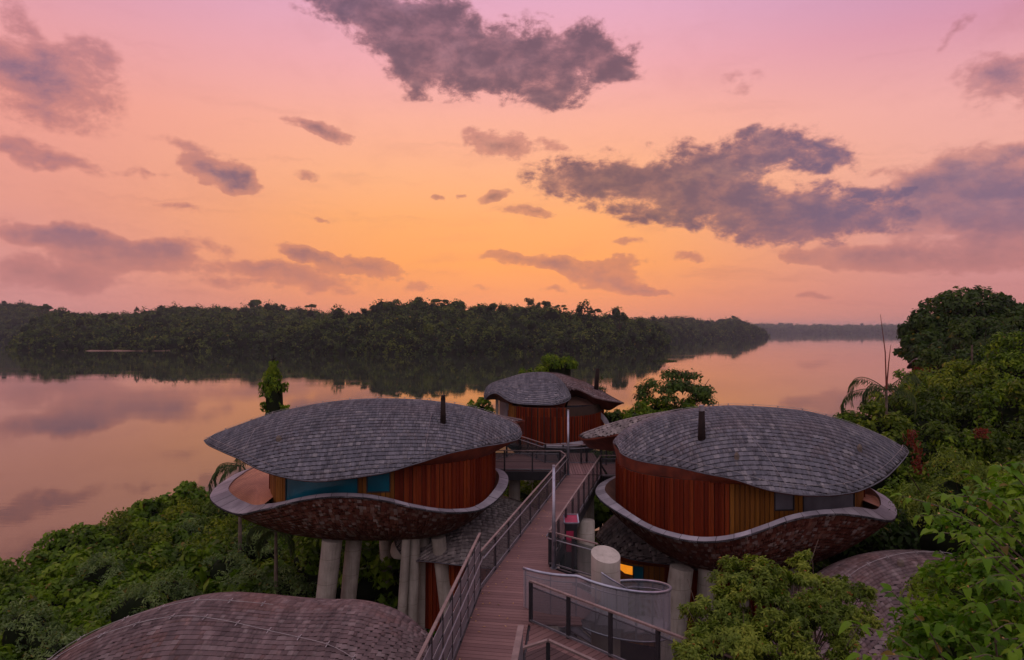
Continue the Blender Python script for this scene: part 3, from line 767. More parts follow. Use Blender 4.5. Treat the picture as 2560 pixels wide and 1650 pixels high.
# ------------------------------------------------------------------ far forests across the lake
def profile(tab, px):
    t = np.array(tab, float); return np.interp(px, t[:, 0], t[:, 1])
def forest(name, px0, px1, top, water, back, step_px, crown, leaves, seed, label, th=16):
    """wooded bank: top / water = (pixel column, pixel row) tables; back = extra metres from shore to ridge"""
    rng = np.random.default_rng(seed); bag = Bag(); core = Bag()
    def Ds(px): return CZ * F / (profile(water, px) - HZ)
    def Dr(px): return Ds(px) + profile(back, px)
    def ztop(px): return CZ + (HZ - profile(top, px)) * Dr(px) / F
    def canopy(px, t): return (th * 0.72) + (ztop(px) - th * .72) * t ** 0.8
    # hill under the trees
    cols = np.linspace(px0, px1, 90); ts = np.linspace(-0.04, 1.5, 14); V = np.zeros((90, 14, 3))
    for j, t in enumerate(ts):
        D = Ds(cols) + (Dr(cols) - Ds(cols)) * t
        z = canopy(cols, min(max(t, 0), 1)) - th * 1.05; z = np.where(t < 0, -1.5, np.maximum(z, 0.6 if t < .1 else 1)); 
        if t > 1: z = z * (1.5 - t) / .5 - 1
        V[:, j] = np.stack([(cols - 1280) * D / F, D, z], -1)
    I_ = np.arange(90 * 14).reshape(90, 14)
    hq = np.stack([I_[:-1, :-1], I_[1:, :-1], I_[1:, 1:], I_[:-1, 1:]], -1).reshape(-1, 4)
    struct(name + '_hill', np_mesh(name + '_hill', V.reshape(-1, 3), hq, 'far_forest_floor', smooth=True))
    px = px0
    while px < px1:
        D0 = Ds(px); D1 = Dr(px); rowd = crown * 1.2
        nrow = max(3, int((D1 - D0) / rowd))
        for r in range(nrow + 2):
            t = (r + rng.uniform(-.4, .4)) / nrow
            p = px + rng.uniform(-.7, .7) * step_px; D = D0 + (D1 - D0) * t + crown * .4
            x = (p - 1280) * D / F; cr = crown * rng.uniform(.5, 1.45)
            if r > 2 and rng.random() < 0.12: cr *= 1.25
            if t < .02: cr *= .7
            ct = canopy(p, min(max(t, 0), 1)) + rng.normal() * th * .15 - (th * .25 if r == 0 else 0)
            if rng.random() < .10: ct += th * .3
            hgt = cr * rng.uniform(.8, 1.35); c0 = np.array([x, D, ct - hgt * .92])
            k_ = int(leaves * (0.6 + 0.4 * rng.random()))
            c, nr = crown_points(k_, (cr, cr, hgt), 7, rng, (.34, .55), fill=.8)
            bag.quads(leaf_quads(c + c0, nr, cr * rng.uniform(.16, .26, k_), rng, .8, 0))
            if r == 0:    # foliage skirt hanging down to the waterline
                kk = k_ // 2; q = c0 + np.stack([rng.uniform(-cr, cr, kk), rng.uniform(-cr, 0, kk) * .5, -rng.random(kk) * (c0[2] - .3)], -1)
                nn = rand_unit(kk, rng) + np.array([0, -.8, .3]); nn /= np.linalg.norm(nn, axis=1, keepdims=True)
                bag.quads(leaf_quads(q, nn, cr * .26, rng, .8, .2))
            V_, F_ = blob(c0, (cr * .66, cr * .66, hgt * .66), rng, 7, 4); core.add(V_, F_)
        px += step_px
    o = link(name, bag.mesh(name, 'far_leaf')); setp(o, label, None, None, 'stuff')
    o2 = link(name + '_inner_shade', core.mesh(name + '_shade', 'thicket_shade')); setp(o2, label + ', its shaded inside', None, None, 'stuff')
    return Ds, Dr, ztop

BACK_L = [(-200, 300), (150, 330), (500, 420), (700, 400), (900, 330)]
top_far_left = [(-150, 750), (0, 760), (60, 756), (110, 770), (180, 790), (400, 800)]
forest('far_left_forest', -140, 330, top_far_left, [(-150, 855), (150, 856), (400, 856)], [(0, 260), (400, 200)], 11, 10, 110, 3, 'hazy wooded shore at the far left of the lake')
top_left = [(40, 850), (70, 812), (110, 788), (150, 780), (200, 783), (260, 785), (330, 788), (370, 780), (400, 772), (450, 765), (520, 769), (560, 774), (640, 764), (690, 762), (720, 776), (780, 776), (860, 788), (940, 790)]
wat_left = [(40, 872), (60, 876), (180, 877), (500, 878), (640, 878), (760, 876), (940, 872)]
forest('left_forest', 52, 900, top_left, wat_left, [(40, 60), (150, 250), (300, 360), (900, 360)], 15, 10, 108, 4, 'dark green wooded shore across the lake on the left')
top_c = [(700, 845), (730, 815), (780, 800), (830, 788), (870, 786), (930, 779), (960, 765), (1000, 760), (1040, 757), (1090, 760), (1130, 760), (1170, 766), (1220, 770), (1270, 770), (1320, 762), (1360, 766), (1400, 779), (1440, 785), (1500, 791), (1550, 791), (1600, 801), (1640, 818), (1668, 838), (1680, 850)]
wat_c = [(700, 880), (820, 884), (1000, 886), (1300, 886), (1500, 883), (1600, 878), (1660, 871), (1690, 866)]
forest('centre_forest', 706, 1672, top_c, wat_c, [(700, 60), (850, 160), (1000, 190), (1300, 180), (1500, 150), (1690, 60)], 14, 8.6, 140, 5, 'dark wooded headland across the lake behind the middle villa')
top_m = [(1560, 800), (1610, 798), (1650, 798), (1700, 795), (1740, 800), (1780, 805), (1826, 797), (1850, 801), (1870, 812), (1905, 820), (1918, 836)]
wat_m = [(1560, 860), (1660, 855), (1724, 850), (1850, 846), (1918, 843)]
forest('right_headland_forest', 1575, 1914, top_m, wat_m, [(1560, 350), (1800, 350), (1918, 40)], 7, 13, 80, 6, 'bluish wooded headland beyond the centre of the lake', th=22)
top_f = [(1800, 812), (1900, 810), (1950, 811), (2000, 813), (2100, 814), (2200, 813), (2290, 812), (2600, 812)]
forest('distant_forest', 1840, 2440, top_f, [(1800, 833), (2500, 833.2)], [(1800, 900), (2600, 900)], 9, 34, 50, 8, 'pale distant wooded shore on the horizon at the right', th=42)

# sandy strip at the water's edge on the left
def strip(px0, px1, row, name='sand_strip'):
    c = np.linspace(px0, px1, 30); D = CZ * F / (row - HZ); w = 5 * np.sin(np.linspace(0, np.pi, 30)) * (0.7 + .3 * np.sin(c * .2))
    V = [((p - 1280) * D / F, D - a * .5, 0.06) for p, a in zip(c, w)] + [((p - 1280) * D / F, D + 8, 0.9) for p in c]
    struct(name, np_mesh(name, V, [(i, i + 1, 31 + i, 30 + i) for i in range(29)], 'sand'))
strip(146, 190, 876.6); strip(212, 500, 877.6); strip(505, 548, 875)

# tall single trees standing out of the ridges
def far_tree(px, pytop, D, cr, label, kind='round', seed=0):
    rng = np.random.default_rng(seed); x = (px - 1280) * D / F; zt = CZ + (HZ - pytop) * D / F; zb = zt - cr * 3.2
    t = thing('forest_tree', label, 'tree', (x, D, zb), 'tall trees rising above the far forest')
    hh = {'round': 1.0, 'umbrella': .55, 'tall': 1.6, 'cone': 1.9}[kind]
    c, nr = crown_points(700, (cr, cr, cr * hh), 12 if kind != 'umbrella' else 8, rng, (.22, .4), fill=.6)
    if kind == 'cone': c[:, :2] *= (1 - (c[:, 2:3] / (cr * hh)) * .6)
    V = leaf_quads(c + [0, 0, cr * 3.2 - cr * hh * .95], nr, cr * .2, rng, .8, 0)
    link('crown', quads_mesh('crown', V, 'far_leaf'), t)
    mb = MB(); mb.tube([(0, 0, -cr * 2), (cr * .05, 0, cr * 1.2), (0, 0, cr * 3.2 - cr * hh * .6)], [cr * .09, cr * .07, cr * .03], 6)
    for a in range(4):
        an = a * 1.7 + seed; mb.tube([(0, 0, cr * 1.2), (math.cos(an) * cr * .6, math.sin(an) * cr * .6, cr * 3.2 - cr * hh)], [cr * .04, cr * .015], 5)
    link('trunk', np_mesh('trunk', mb.v, mb.f, 'bark'), t)
for a in [(105, 760, 1000, 14, 'broad umbrella crowned tree on the far left ridge line', 'umbrella', 1), (118, 764, 960, 7, 'small round tree at the right end of the hazy left ridge', 'round', 2),
          (342, 769, 930, 7, 'pointed dark tree alone in the dip of the left ridge', 'cone', 3), (640, 750, 1040, 14, 'wide airy crowned tree on top of the left wooded ridge', 'umbrella', 4),
          (700, 755, 1040, 11, 'dense round tree on the left ridge just before the dip', 'round', 5), (778, 760, 1000, 10, 'flat topped tree standing clear in the dip between the two ridges', 'umbrella', 6),
          (944, 757, 720, 8, 'round tree on the left shoulder of the centre headland', 'round', 7), (984, 749, 730, 11, 'large dome shaped tree left of the ridge top', 'round', 8),
          (1048, 743, 750, 10, 'large dark dome tree near the left of the ridge top', 'round', 9), (1100, 744, 750, 11, 'airy tree with sky showing under its crown on the ridge', 'umbrella', 10),
          (1140, 747, 750, 10, 'dense round tree beside the airy crowned tree on the ridge', 'round', 12), (1322, 741, 740, 7, 'tallest pointed tree on the centre ridge', 'tall', 13),
          (1361, 752, 730, 9, 'leaning full crowned tree right of the pointed tree', 'round', 14), (1402, 762, 700, 7, 'small sparse tree in the saddle of the centre ridge', 'umbrella', 15),
          (1460, 753, 690, 10, 'tall layered tree standing alone right of the saddle', 'tall', 16), (1488, 772, 690, 7, 'lower tree leaning right beside the tall layered one', 'umbrella', 17),
          (1548, 780, 660, 9, 'rounded tree on the falling right end of the headland', 'round', 18), (1828, 790, 1900, 22, 'rounded tree rising from the bluish right headland', 'round', 19),
          (1852, 796, 1900, 16, 'smaller tree beside the rounded one on the right headland', 'round', 20)]:
    far_tree(*a)
for px_, pt, lab in ((1249, 756, 'bare dead forked snag on the centre ridge'), (1252, 752, 'taller bare dead trunk beside the forked snag on the ridge'), (857, 772, 'thin bare dead trunk in the dip of the ridge')):
    D = 720; x = (px_ - 1280) * D / F; zt = CZ + (HZ - pt) * D / F
    t = thing('dead_tree', lab, 'dead tree', (x, D, zt - 16)); mb = MB(); mb.tube([(0, 0, -6), (0, 0, 10), (.6, 0, 16)], [.5, .4, .15], 6); mb.tube([(0, 0, 10), (-1.5, 0, 14)], [.3, .1], 5)
    link('trunk', np_mesh('trunk', mb.v, mb.f, 'bark'), t)
# low green islet of water plants off the headland
def islet():
    c0 = W(1662, 903, 438); rng = np.random.default_rng(3); n = 900
    a = rng.uniform(0, 6.283, n); r = np.sqrt(rng.random(n)); x = c0[0] + np.cos(a) * r * 7.5; y = 438 + np.sin(a) * r * 7
    z = .2 + .9 * (1 - r) * rng.random(n)
    nr = rand_unit(n, rng) + [0, -.2, .8]; nr /= np.linalg.norm(nr, axis=1, keepdims=True)
    V = leaf_quads(np.stack([x, y, z], -1), nr, .8, rng, .7, 0)
    b_ = Bag(); b_.quads(V); V2, F2 = blob((c0[0], 438, 0), (7, 6.5, .5), rng, 14, 6); b_.add(V2, F2)
    o = link('water_plants', b_.mesh('water_plants', 'far_leaf')); setp(o, 'low floating patch of water plants off the end of the headland', None, None, 'stuff')
islet()

# ------------------------------------------------------------------ air over the lake
def haze():
    m, b = material('haze'); o = b.n('ShaderNodeOutputMaterial'); p = b.n('ShaderNodeVolumePrincipled')
    p.inputs['Color'].default_value = (0.72, 0.80, 0.90, 1); p.inputs['Density'].default_value = HAZE; p.inputs['Anisotropy'].default_value = 0.35
    b.link(p.outputs[0], o.inputs['Volume'])
    x, y0, y1, z0, z1 = 9000, -320, 9000, -4, 100
    V = [(-x, y0, z0), (x, y0, z0), (x, y1, z0), (-x, y1, z0), (-x, y0, z1), (x, y0, z1), (x, y1, z1), (-x, y1, z1)]
    me = np_mesh('haze', V, [(0, 3, 2, 1), (4, 5, 6, 7), (0, 1, 5, 4), (1, 2, 6, 5), (2, 3, 7, 6), (3, 0, 4, 7)], 'haze')
    o_ = link('haze', me); setp(o_, 'faint sunrise haze over the lake', None, None, 'stuff')
HAZE = 0.00010
haze()

# ------------------------------------------------------------------ treehouse villas
def P3(l): return [W(*p) for p in l]

# --- left villa
def left_villa():
    v = thing('treehouse_villa', 'leaf roofed timber villa on splayed columns left of the walkway with teal windows', 'villa', (-7.5, 36, 4), 'shingled leaf shaped treehouse villas')
    front = P3([(510,1101,33.8),(521,1112,33.1),(559,1130,32.0),(600,1148,31.3),(642,1171,30.7),(691,1188,30.4),(744,1199,30.3),(800,1203,30.3),(857,1197,30.4),(913,1190,30.5),(970,1180,30.7),(1007,1169,30.9),(1064,1152,31.3),(1120,1134,31.9),(1196,1118,33.0),(1252,1109,34.2),(1294,1098,35.2),(1305,1084,35.9)])
    spine = P3([(510,1101,33.8),(545,1082,34.2),(593,1064,34.6),(657,1041,35.0),(725,1024,35.3),(800,1009,35.6),(894,999,35.8),(988,998,36.1),(1064,1002,36.3),(1139,1012,36.6),(1196,1025,36.8),(1252,1045,36.6),(1290,1063,36.3),(1305,1084,35.9)])
    sf, sb, rim = roof_grid(front, spine, 5.0, 14.0)
    wall = np.array([W(683,1200,33.6)[:2], W(700,1200,32.6)[:2], W(744,1200,32.1)[:2], W(857,1200,31.8)[:2], W(970,1200,31.9)[:2], W(1083,1200,32.3)[:2], W(1160,1200,33.1)[:2], W(1208,1200,34.2)[:2], W(1232,1200,35.6)[:2], W(1225,1200,37.2)[:2], W(1150,1200,39.0)[:2], W(1000,1200,40.2)[:2], W(830,1200,40.0)[:2], W(720,1200,38.6)[:2], W(680,1200,36.0)[:2]])
    wall = smooth_curve(wall, 90, closed=True)
    roof = add_roof(v, sf, sb, rim, wall, 13.62, row=.25)
    outer = smooth_curve(P3([(529,1246,34.0),(555,1269,32.9),(600,1284,32.0),(650,1274.5,31.5),(691,1265,31.2),(744,1252,31.0),(800,1243,30.9),(857,1240,30.9),(913,1243,30.9),(970,1252,31.0),(1026,1266,31.2),(1083,1276,31.5),(1139,1280,31.9),(1196,1274,32.7),(1233,1254,33.7),(1260,1224,34.8),(1268,1201,35.8),(1262,1184,36.9),(1240,1172,38.0),
        (1150,1150,40.5),(1000,1140,42.0),(820,1150,42.0),(690,1163,40.6),(610,1178,39.0),(560,1205,37.0),(536,1226,35.4)]), 120, closed=True)
    inner = []
    cc = outer.mean(0)
    for p in outer:
        x, y = pix(p); k_ = 1.0 - (0.024 + 0.085 * float(sstep(720, 560, x)) + 0.03 * float(sstep(1150, 1260, x)))
        q = cc + (p - cc) * k_; q[2] = p[2] + 0.10 + 0.22 * float(sstep(720, 560, x)); inner.append(q)
    inner = np.array(inner)
    add_hull(v, outer, inner, 9.55, 0.34, (W(985,1300,36)[0], 36.0), 11.15, tile='scale_tile', single=240, q=2.0)
    net(v, inner, lambda p: p[0] < wall[:, 0].min() + 1.2)
    def kinds(px, facing):
        if not facing: return 'red_cedar'
        if px < 718: return 'ochre_cedar'
        if px < 896: return ('window', 'teal_glass', 11.2, 13.6)
        if px < 913: return 'ochre_cedar'
        if px < 974: return ('window', 'teal_glass', 12.45, 13.45)
        if px < 986: return 'ochre_cedar'
        return 'red_cedar'
    add_wall(v, wall, 11.15, 13.75, kinds, 0.21)
    flush_windows()
    for (xt, xb, d, yb, r0, r1) in [(831, 812, 33.4, 1506, .50, .44), (887, 871, 34.6, 1506, .42, .38), (1016, 1004, 33.6, 1545, .22, .24), (1038, 1030, 33.9, 1555, .27, .30), (1062, 1056, 34.6, 1540, .26, .28), (1096, 1118, 33.8, 1520, .36, .38), (960, 968, 38.5, 1500, .35, .38)]:
        a = W(xt, 1335, d); b_ = W(xb, yb, d); a[2] = 9.75; dz = (b_ - W(xt, 1340, d)); s_ = (3.2 - a[2]) / dz[2] if dz[2] < -1 else 1.5
        b_ = a + dz * min(max(s_, 1), 3); column(v, a, b_, r0 * .98, r1)
    # flue and little roof vents
    f0 = on_roof(sf, 1101, 1058); mb = MB(); mb.tube([f0 - [0, 0, .3], f0 + [0, 0, 1.15]], [.155, .115], 14); fl = mb.part('flue', 'flue', v, smooth=True)
    mb = MB(); mb.tube([f0 + [0, 0, 1.15], f0 + [0.0, -.02, 1.36]], [.125, .09], 12); mb.part('flue_cap', 'flue', fl)
    f1 = on_roof(sf, 701, 1095); mb = MB(); mb.tube([f1 - [0, 0, .2], f1 + [0, 0, .12], f1 + [0, 0, .22]], [.14, .13, .05], 8); mb.part('roof_vent', 'vent_cover', v)
    n = len(rim) // 2
    ins = lambda P_, k_: [np.array(q) * (1 - k_) + np.array([cc[0], cc[1], 15.3]) * k_ for q in P_]
    fr = [sf.at(i, sf.lmax(i) - .38 if sf.lmax(i) > .5 else 0) for i in range(0, 69, 2)]
    rim_wire(v, fr, .07, 1.4); rim_wire(v, [sb.at(i, min(.5, sb.lmax(i) * .4)) for i in range(1, 69, 2)], .10, 1.0)
    rim_wire(v, [sf.at(19, l) for l in np.linspace(2.0, sf.lmax(19) - .4, 8)], .04, 1.4, name='down_conductor')
    rim_wire(v, [sf.at(44, l) for l in np.linspace(2.0, sf.lmax(44) - .4, 8)], .04, 1.4, name='down_conductor')
    # second leaf over the entrance at the back right
    wf = P3([(1190,1030,37.4),(1220,1040,38.2),(1260,1050,39.2),(1290,1054,40.0),(1312,1050,40.6)])
    ws_ = P3([(1190,1024,37.8),(1220,1031,39.0),(1250,1038,39.8),(1285,1044,40.4),(1312,1050,40.6)])
    leaf_wing(v, wf, ws_, 13.6, 1.4, row=.25)
    return v

def leaf_wing(v, front, ridge, zlow, back, row=.25, mat='warm_shingle', inward=(0, 1.2)):
    n = 26; A = smooth_curve(ridge, n); B = smooth_curve(front, n); w = np.linspace(0, 1, 7)[None, :, None]
    G = A[:, None] * (1 - w) + B[:, None] * w; G[:, :, 2] = A[:, 2][:, None] + (B[:, 2] - A[:, 2])[:, None] * w[:, :, 0] ** 1.5
    C = A.copy(); prof = np.linspace(1, 0, n) ** .6; C[:, 1] += back * prof; C[:, 2] -= .5 * prof
    Gb = A[:, None] * (1 - w) + C[:, None] * w
    s1, s2 = Surf(G), Surf(Gb)
    V = np.concatenate([G.reshape(-1, 3), Gb.reshape(-1, 3)]) - [0, 0, .012]
    wing = part('entrance_roof', V, np.concatenate([s1.faces(), s2.faces() + n * 7]), 'shingle_underlay', v, smooth=True)
    lay_shingles(shingles(s1, row, .24, UPV), wing, mat, 'roof_shingle', 40, .025)
    lay_shingles(shingles(s2, row, .3, UPV), wing, mat, 'roof_shingle', 0, .025, 'roof_shingle_back')
    lo = B.copy(); lo[:, 0] += inward[0]; lo[:, 1] += inward[1]; lo[:, 2] = np.minimum(B[:, 2] - .1, zlow)
    k_ = np.linspace(0, 1, n) ** 1.5
    lo = lo * (1 - k_[:, None] * .0)
    edge = B.copy(); edge[:, 2] -= .08
    V = np.concatenate([B + [0, 0, .01], edge, lo]); fs = []
    for i in range(n - 1): fs += [(i, i + 1, n + i + 1, n + i), (n + i, n + i + 1, 2 * n + i + 1, 2 * n + i)]
    part('entrance_soffit', V, fs, 'soffit_timber', wing)
    return wing

# --- right villa
def right_villa():
    v = thing('treehouse_villa', 'leaf roofed timber villa on splayed columns right of the walkway with grey windows', 'villa', (11.5, 32, 4), 'shingled leaf shaped treehouse villas')
    front = P3([(1540,1112,33.6),(1547,1128,32.6),(1578,1146,31.6),(1630,1158,30.8),(1684,1166,30.2),(1759,1183,29.0),(1834,1198,28.3),(1910,1222,27.7),(1960,1232,27.5),(2004,1237,27.4),(2050,1238,27.4),(2098,1236,27.5),(2154,1225,27.9),(2211,1196,28.6),(2248,1161,29.5),(2268,1136,30.3),(2271,1127,30.6)])
    spine = P3([(1540,1112,33.6),(1556,1096,33.9),(1590,1070,34.0),(1640,1046,34.0),(1702,1030,33.8),(1797,1018,33.5),(1872,1017,33.2),(1985,1025,32.8),(2060,1038,32.4),(2154,1069,31.8),(2230,1102,31.0),(2262,1119,30.7),(2271,1127,30.6)])
    sf, sb, rim = roof_grid(front, spine, 6.0, 14.0, p=1.75)
    wall = np.array([W(1545,1200,34.6)[:2], W(1546,1200,33.2)[:2], W(1568,1200,31.6)[:2], W(1620,1200,30.4)[:2], W(1680,1200,29.7)[:2], W(1760,1200,29.2)[:2], W(1840,1200,29.0)[:2], W(1930,1200,29.0)[:2], W(2030,1200,29.2)[:2], W(2110,1200,29.6)[:2], W(2150,1200,30.6)[:2], W(2150,1200,33)[:2], W(2080,1200,36)[:2], W(1950,1200,38)[:2], W(1780,1200,39)[:2], W(1640,1200,38)[:2], W(1560,1200,36.3)[:2]])
    wall = smooth_curve(wall, 90, closed=True)
    add_roof(v, sf, sb, rim, wall, 13.45, row=.275)
    outer = smooth_curve(P3([(1491.5,1228,33.5),(1496,1240,32.7),(1518,1261,31.6),(1571,1294,30.1),(1627,1324,28.9),(1684,1342,28.1),(1740,1352,27.6),(1797,1351,27.3),(1853,1341,27.2),(1909,1323,27.1),(1966,1302,27.1),(2022,1289,27.2),(2090,1283,27.5),(2154,1289,28.0),(2222,1301,28.6),(2236,1290,29.2),(2239,1280,29.8),(2230,1259,30.9),(2200,1235,32.4),
        (2150,1215,34.4),(2050,1190,37.5),(1900,1170,40.0),(1740,1160,40.6),(1600,1170,38.6),(1530,1195,36.2),(1500,1212,34.6)]), 120, closed=True)
    inner = []; cc = outer.mean(0)
    for p in outer:
        x, y = pix(p); k_ = 1.0 - (0.028 + 0.055 * float(sstep(2080, 2200, x)) + 0.03 * float(sstep(1600, 1500, x)))
        q = cc + (p - cc) * k_; q[2] = p[2] + 0.10 + 0.22 * float(sstep(2080, 2200, x)); inner.append(q)
    inner = np.array(inner)
    add_hull(v, outer, inner, 9.25, 0.30, (W(1825,1400,31.5)[0], 31.8), 11.0, tile='scale_tile', single=240, q=1.7)
    net(v, inner, lambda p: p[0] > wall[:, 0].max() - 1.2)
    def kinds(px, facing):
        if not facing: return 'red_cedar'
        if px < 1826: return 'red_cedar'
        if px < 1930: return 'ochre_cedar'
        if px < 1989: return ('window', 'grey_glass', 12.35, 13.35)
        if px < 2003: return 'ochre_cedar'
        if px < 2132: return ('window', 'grey_glass', 11.1, 13.4)
        return 'ochre_cedar'
    add_wall(v, wall, 11.05, 13.55, kinds, 0.21)
    flush_windows()
    for (xt, xb, d, yb, r0, r1) in [(1704, 1681, 29.6, 1560, .50, .60), (1771, 1761, 30.0, 1560, .42, .45), (1848, 1850, 31.5, 1560, .40, .42), (1978, 1995, 31.0, 1460, .44, .58)]:
        a = W(xt, 1380, d); b_ = W(xb, yb, d); a[2] = 9.7; dz = b_ - W(xt, 1390, d); s_ = (4.0 - a[2]) / dz[2]
        column(v, a, a + dz * max(s_, 1), r0, r1)
    f0 = on_roof(sf, 1759, 1101); mb = MB(); mb.tube([f0 - [0, 0, .4], f0 + [0, 0, 1.25]], [.19, .13], 14); fl = mb.part('flue', 'flue', v, smooth=True)
    mb = MB(); mb.tube([f0 + [0, 0, 1.25], f0 + [-.03, -.02, 1.5]], [.135, .10], 12); mb.part('flue_cap', 'grey_metal', fl)
    for (x, y, d) in ((1840, 1137, 30.2), (2149, 1119, 29.9)):
        f1 = on_roof(sf, x, y + 8); mb = MB(); mb.tube([f1 - [0, 0, .3], f1 + [0, 0, .16], f1 + [0, 0, .27]], [.11, .105, .04], 8); mb.part('roof_vent', 'vent_cover', v)
    fr = [sf.at(i, sf.lmax(i) - .40 if sf.lmax(i) > .5 else 0) for i in range(0, 69, 2)]
    rim_wire(v, fr, .07, 1.2); rim_wire(v, [sb.at(i, min(.5, sb.lmax(i) * .4)) for i in range(14, 69, 2)], .10, 1.0)
    rim_wire(v, [sf.at(31 + 2.5 * u, l) for u, l in zip(np.linspace(0, 1, 8), np.linspace(2.7, sf.lmax(33) - .4, 8))], .04, 1.4, name='down_conductor')
    rim_wire(v, [sf.at(52 + 4 * u, l) for u, l in zip(np.linspace(0, 1, 8), np.linspace(1.6, sf.lmax(56) - .35, 8))], .04, 1.4, name='down_conductor')
    wf = P3([(1618,1064,34.6),(1606,1070,35.0),(1580,1078,35.6),(1540,1086,36.2),(1490,1094,36.8),(1460,1097,37.2),(1446,1089,37.6)])
    wr = P3([(1702,1022,34.6),(1655,1030,35.4),(1608,1038,36.2),(1560,1049,36.8),(1515,1062,37.2),(1475,1076,37.5),(1446,1087,37.6)])
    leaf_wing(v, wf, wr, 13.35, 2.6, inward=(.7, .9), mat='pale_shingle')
    return v

# --- middle villa
def middle_villa():
    v = thing('treehouse_villa', 'smaller timber villa with curled leaf roof at the far end of the walkway', 'villa', (5.5, 50, 5), 'shingled leaf shaped treehouse villas')
    front = P3([(1210,985,49.5),(1212,998,48.6),(1223,988,48.0),(1237,983,47.4),(1250,988,46.8),(1265,999,46.3),(1286,1007.6,45.9),(1317,1011,45.7),(1369,1012.5,45.8),(1390,1011,46.0),(1411,1006,46.4),(1424,998,47.0),(1427,990,47.6)])
    spine = P3([(1210,985,49.5),(1217,968,50.0),(1233,957,50.4),(1265,947,50.8),(1306,935,51.2),(1348,931,51.2),(1380,934,51),(1404,950,50),(1419,972,48.8),(1427,990,47.6)])
    sf, sb, rim = roof_grid(front, spine, 3.6, 15.6, n=50, m=12, p=1.5)
    add_roof(v, sf, sb, rim, None, 13.9, row=.26, wid=.24, single=220, mat='weathered_shingle')
    # inner curl under the left and right edges
    def curl(A, B, mat='soffit_timber'):
        a = smooth_curve(A, 24); b_ = smooth_curve(B, 24); part('soffit', np.concatenate([a, b_]), [(i, i + 1, 25 + i, 24 + i) for i in range(23)], mat, v)
    curl(P3([(1212,998,48.65),(1223,988,48.05),(1237,983,47.45),(1250,988,46.85),(1265,999,46.35),(1286,1007.6,45.95),(1317,1011,45.75),(1369,1012,45.85),(1390,1011,46.05),(1411,1006,46.45),(1426,990,47.6)]),
         P3([(1218,1000,50),(1240,999,50),(1252,1003,49),(1268,1008,48),(1288,1013,47.5),(1320,1018,47.2),(1365,1030,47.2),(1385,1033,47.2),(1400,1030,47.3),(1414,1012,47.8),(1421,975,49.2)]))
    # right leaf
    wf = P3([(1419,974,48.8),(1432,972,48.2),(1449,975,47.6),(1467,983,47.2),(1486,994,46.9),(1516,1001,46.8),(1545,1006,46.9),(1560,1008,47.0)])
    wr = P3([(1348,930,51.3),(1390,931,51.4),(1421,939,51.4),(1463,954,51),(1495,971,50),(1526,989,48.8),(1548,1001,47.6),(1560.5,1007,47.0)])
    n = 30; A = smooth_curve(wr, n); B = smooth_curve(wf, n); w = np.linspace(0, 1, 9)[None, :, None]
    G = A[:, None] * (1 - w) + B[:, None] * w; G[:, :, 2] = A[:, 2][:, None] + (B[:, 2] - A[:, 2])[:, None] * w[:, :, 0] ** 1.4
    G[:, :, 2] -= 0.04
    C = A.copy(); pr = np.sin(np.linspace(.5, 3.1, n)); C[:, 1] += 3.5 * pr; C[:, 2] -= 1.0 * pr; Gb = A[:, None] * (1 - w) + C[:, None] * w
    s1, s2 = Surf(G), Surf(Gb)
    wing = part('entrance_roof', np.concatenate([G.reshape(-1, 3), Gb.reshape(-1, 3)]) - [0, 0, .012], np.concatenate([s1.faces(), s2.faces() + n * 9]), 'shingle_underlay', v, smooth=True)
    lay_shingles(shingles(s1, .27, .26, UPV), wing, 'warm_shingle', 'roof_shingle', 80, .025)
    lay_shingles(shingles(s2, .3, .3, UPV), wing, 'warm_shingle', 'roof_shingle', 0, .025, 'roof_shingle_back')
    curl(P3([(1419,974,48.8),(1432,972,48.2),(1449,975,47.6),(1467,983,47.2),(1486,994,46.9),(1516,1001,46.8),(1545,1006,46.9),(1560,1008,47.0)]),
         P3([(1421,992,49.8),(1438,990,49.8),(1455,993,49.6),(1470,1000,49.4),(1490,1019,49.0),(1507,1023,48.6),(1524,1026,48.2),(1545,1014,47.4)]))
    wall = np.array([W(1276,1100,47.0)[:2], W(1310,1100,45.6)[:2], W(1360,1100,45.1)[:2], W(1420,1100,45.3)[:2], W(1470,1100,46.2)[:2], W(1500,1100,48.0)[:2], W(1505,1100,51)[:2], W(1470,1100,54)[:2], W(1380,1100,55)[:2], W(1300,1100,54)[:2], W(1276,1100,51)[:2]])
    wall = smooth_curve(wall, 70, closed=True)
    def kinds(px, facing):
        if facing and px < 1292: return 'ochre_cedar'
        return 'red_cedar'
    add_wall(v, wall, 12.35, 14.25, kinds, 0.21, gap=.045)
    add_wall(v, smooth_curve(wall, 70, closed=True) * 1.0, 14.255, 14.85, lambda px, fc: ('ochre_cedar' if px < 1292 else 'red_cedar') if fc and px < 1412 else None, 0.21, gap=.045)
    flush_windows()
    # dark clerestory band and pale gable between the two leaves
    V = [W(1412, 1034, 46.9), W(1490, 1030, 47.6), W(1488, 1012, 48.2), W(1418, 1014, 47.9)]
    part('window', V, [(0, 1, 2, 3)], 'glass_dark', v, label='dark strip window under the right leaf')
    V = [W(1418, 1014, 47.95), W(1486, 1013, 48.3), W(1466, 998, 49.2), W(1440, 991, 49.6), W(1424, 994, 49.2)]
    part('gable_panel', V, [(0, 1, 2, 3, 4)], 'rim_timber', v)
    # pale posts and recessed entry at the left
    for x in (1241, 1245): 
        a = W(x, 995, 49.4); mb = MB(); mb.bar((a[0], a[1], 11.9), a, .12, .12); mb.part('post', 'pale_concrete', v)
    V = [W(1248, 1045, 50.0), W(1274, 1045, 49), W(1274, 1000, 49), W(1248, 998, 50.0)]; part('recess_panel', V, [(0, 1, 2, 3)], 'grey_glass', v)
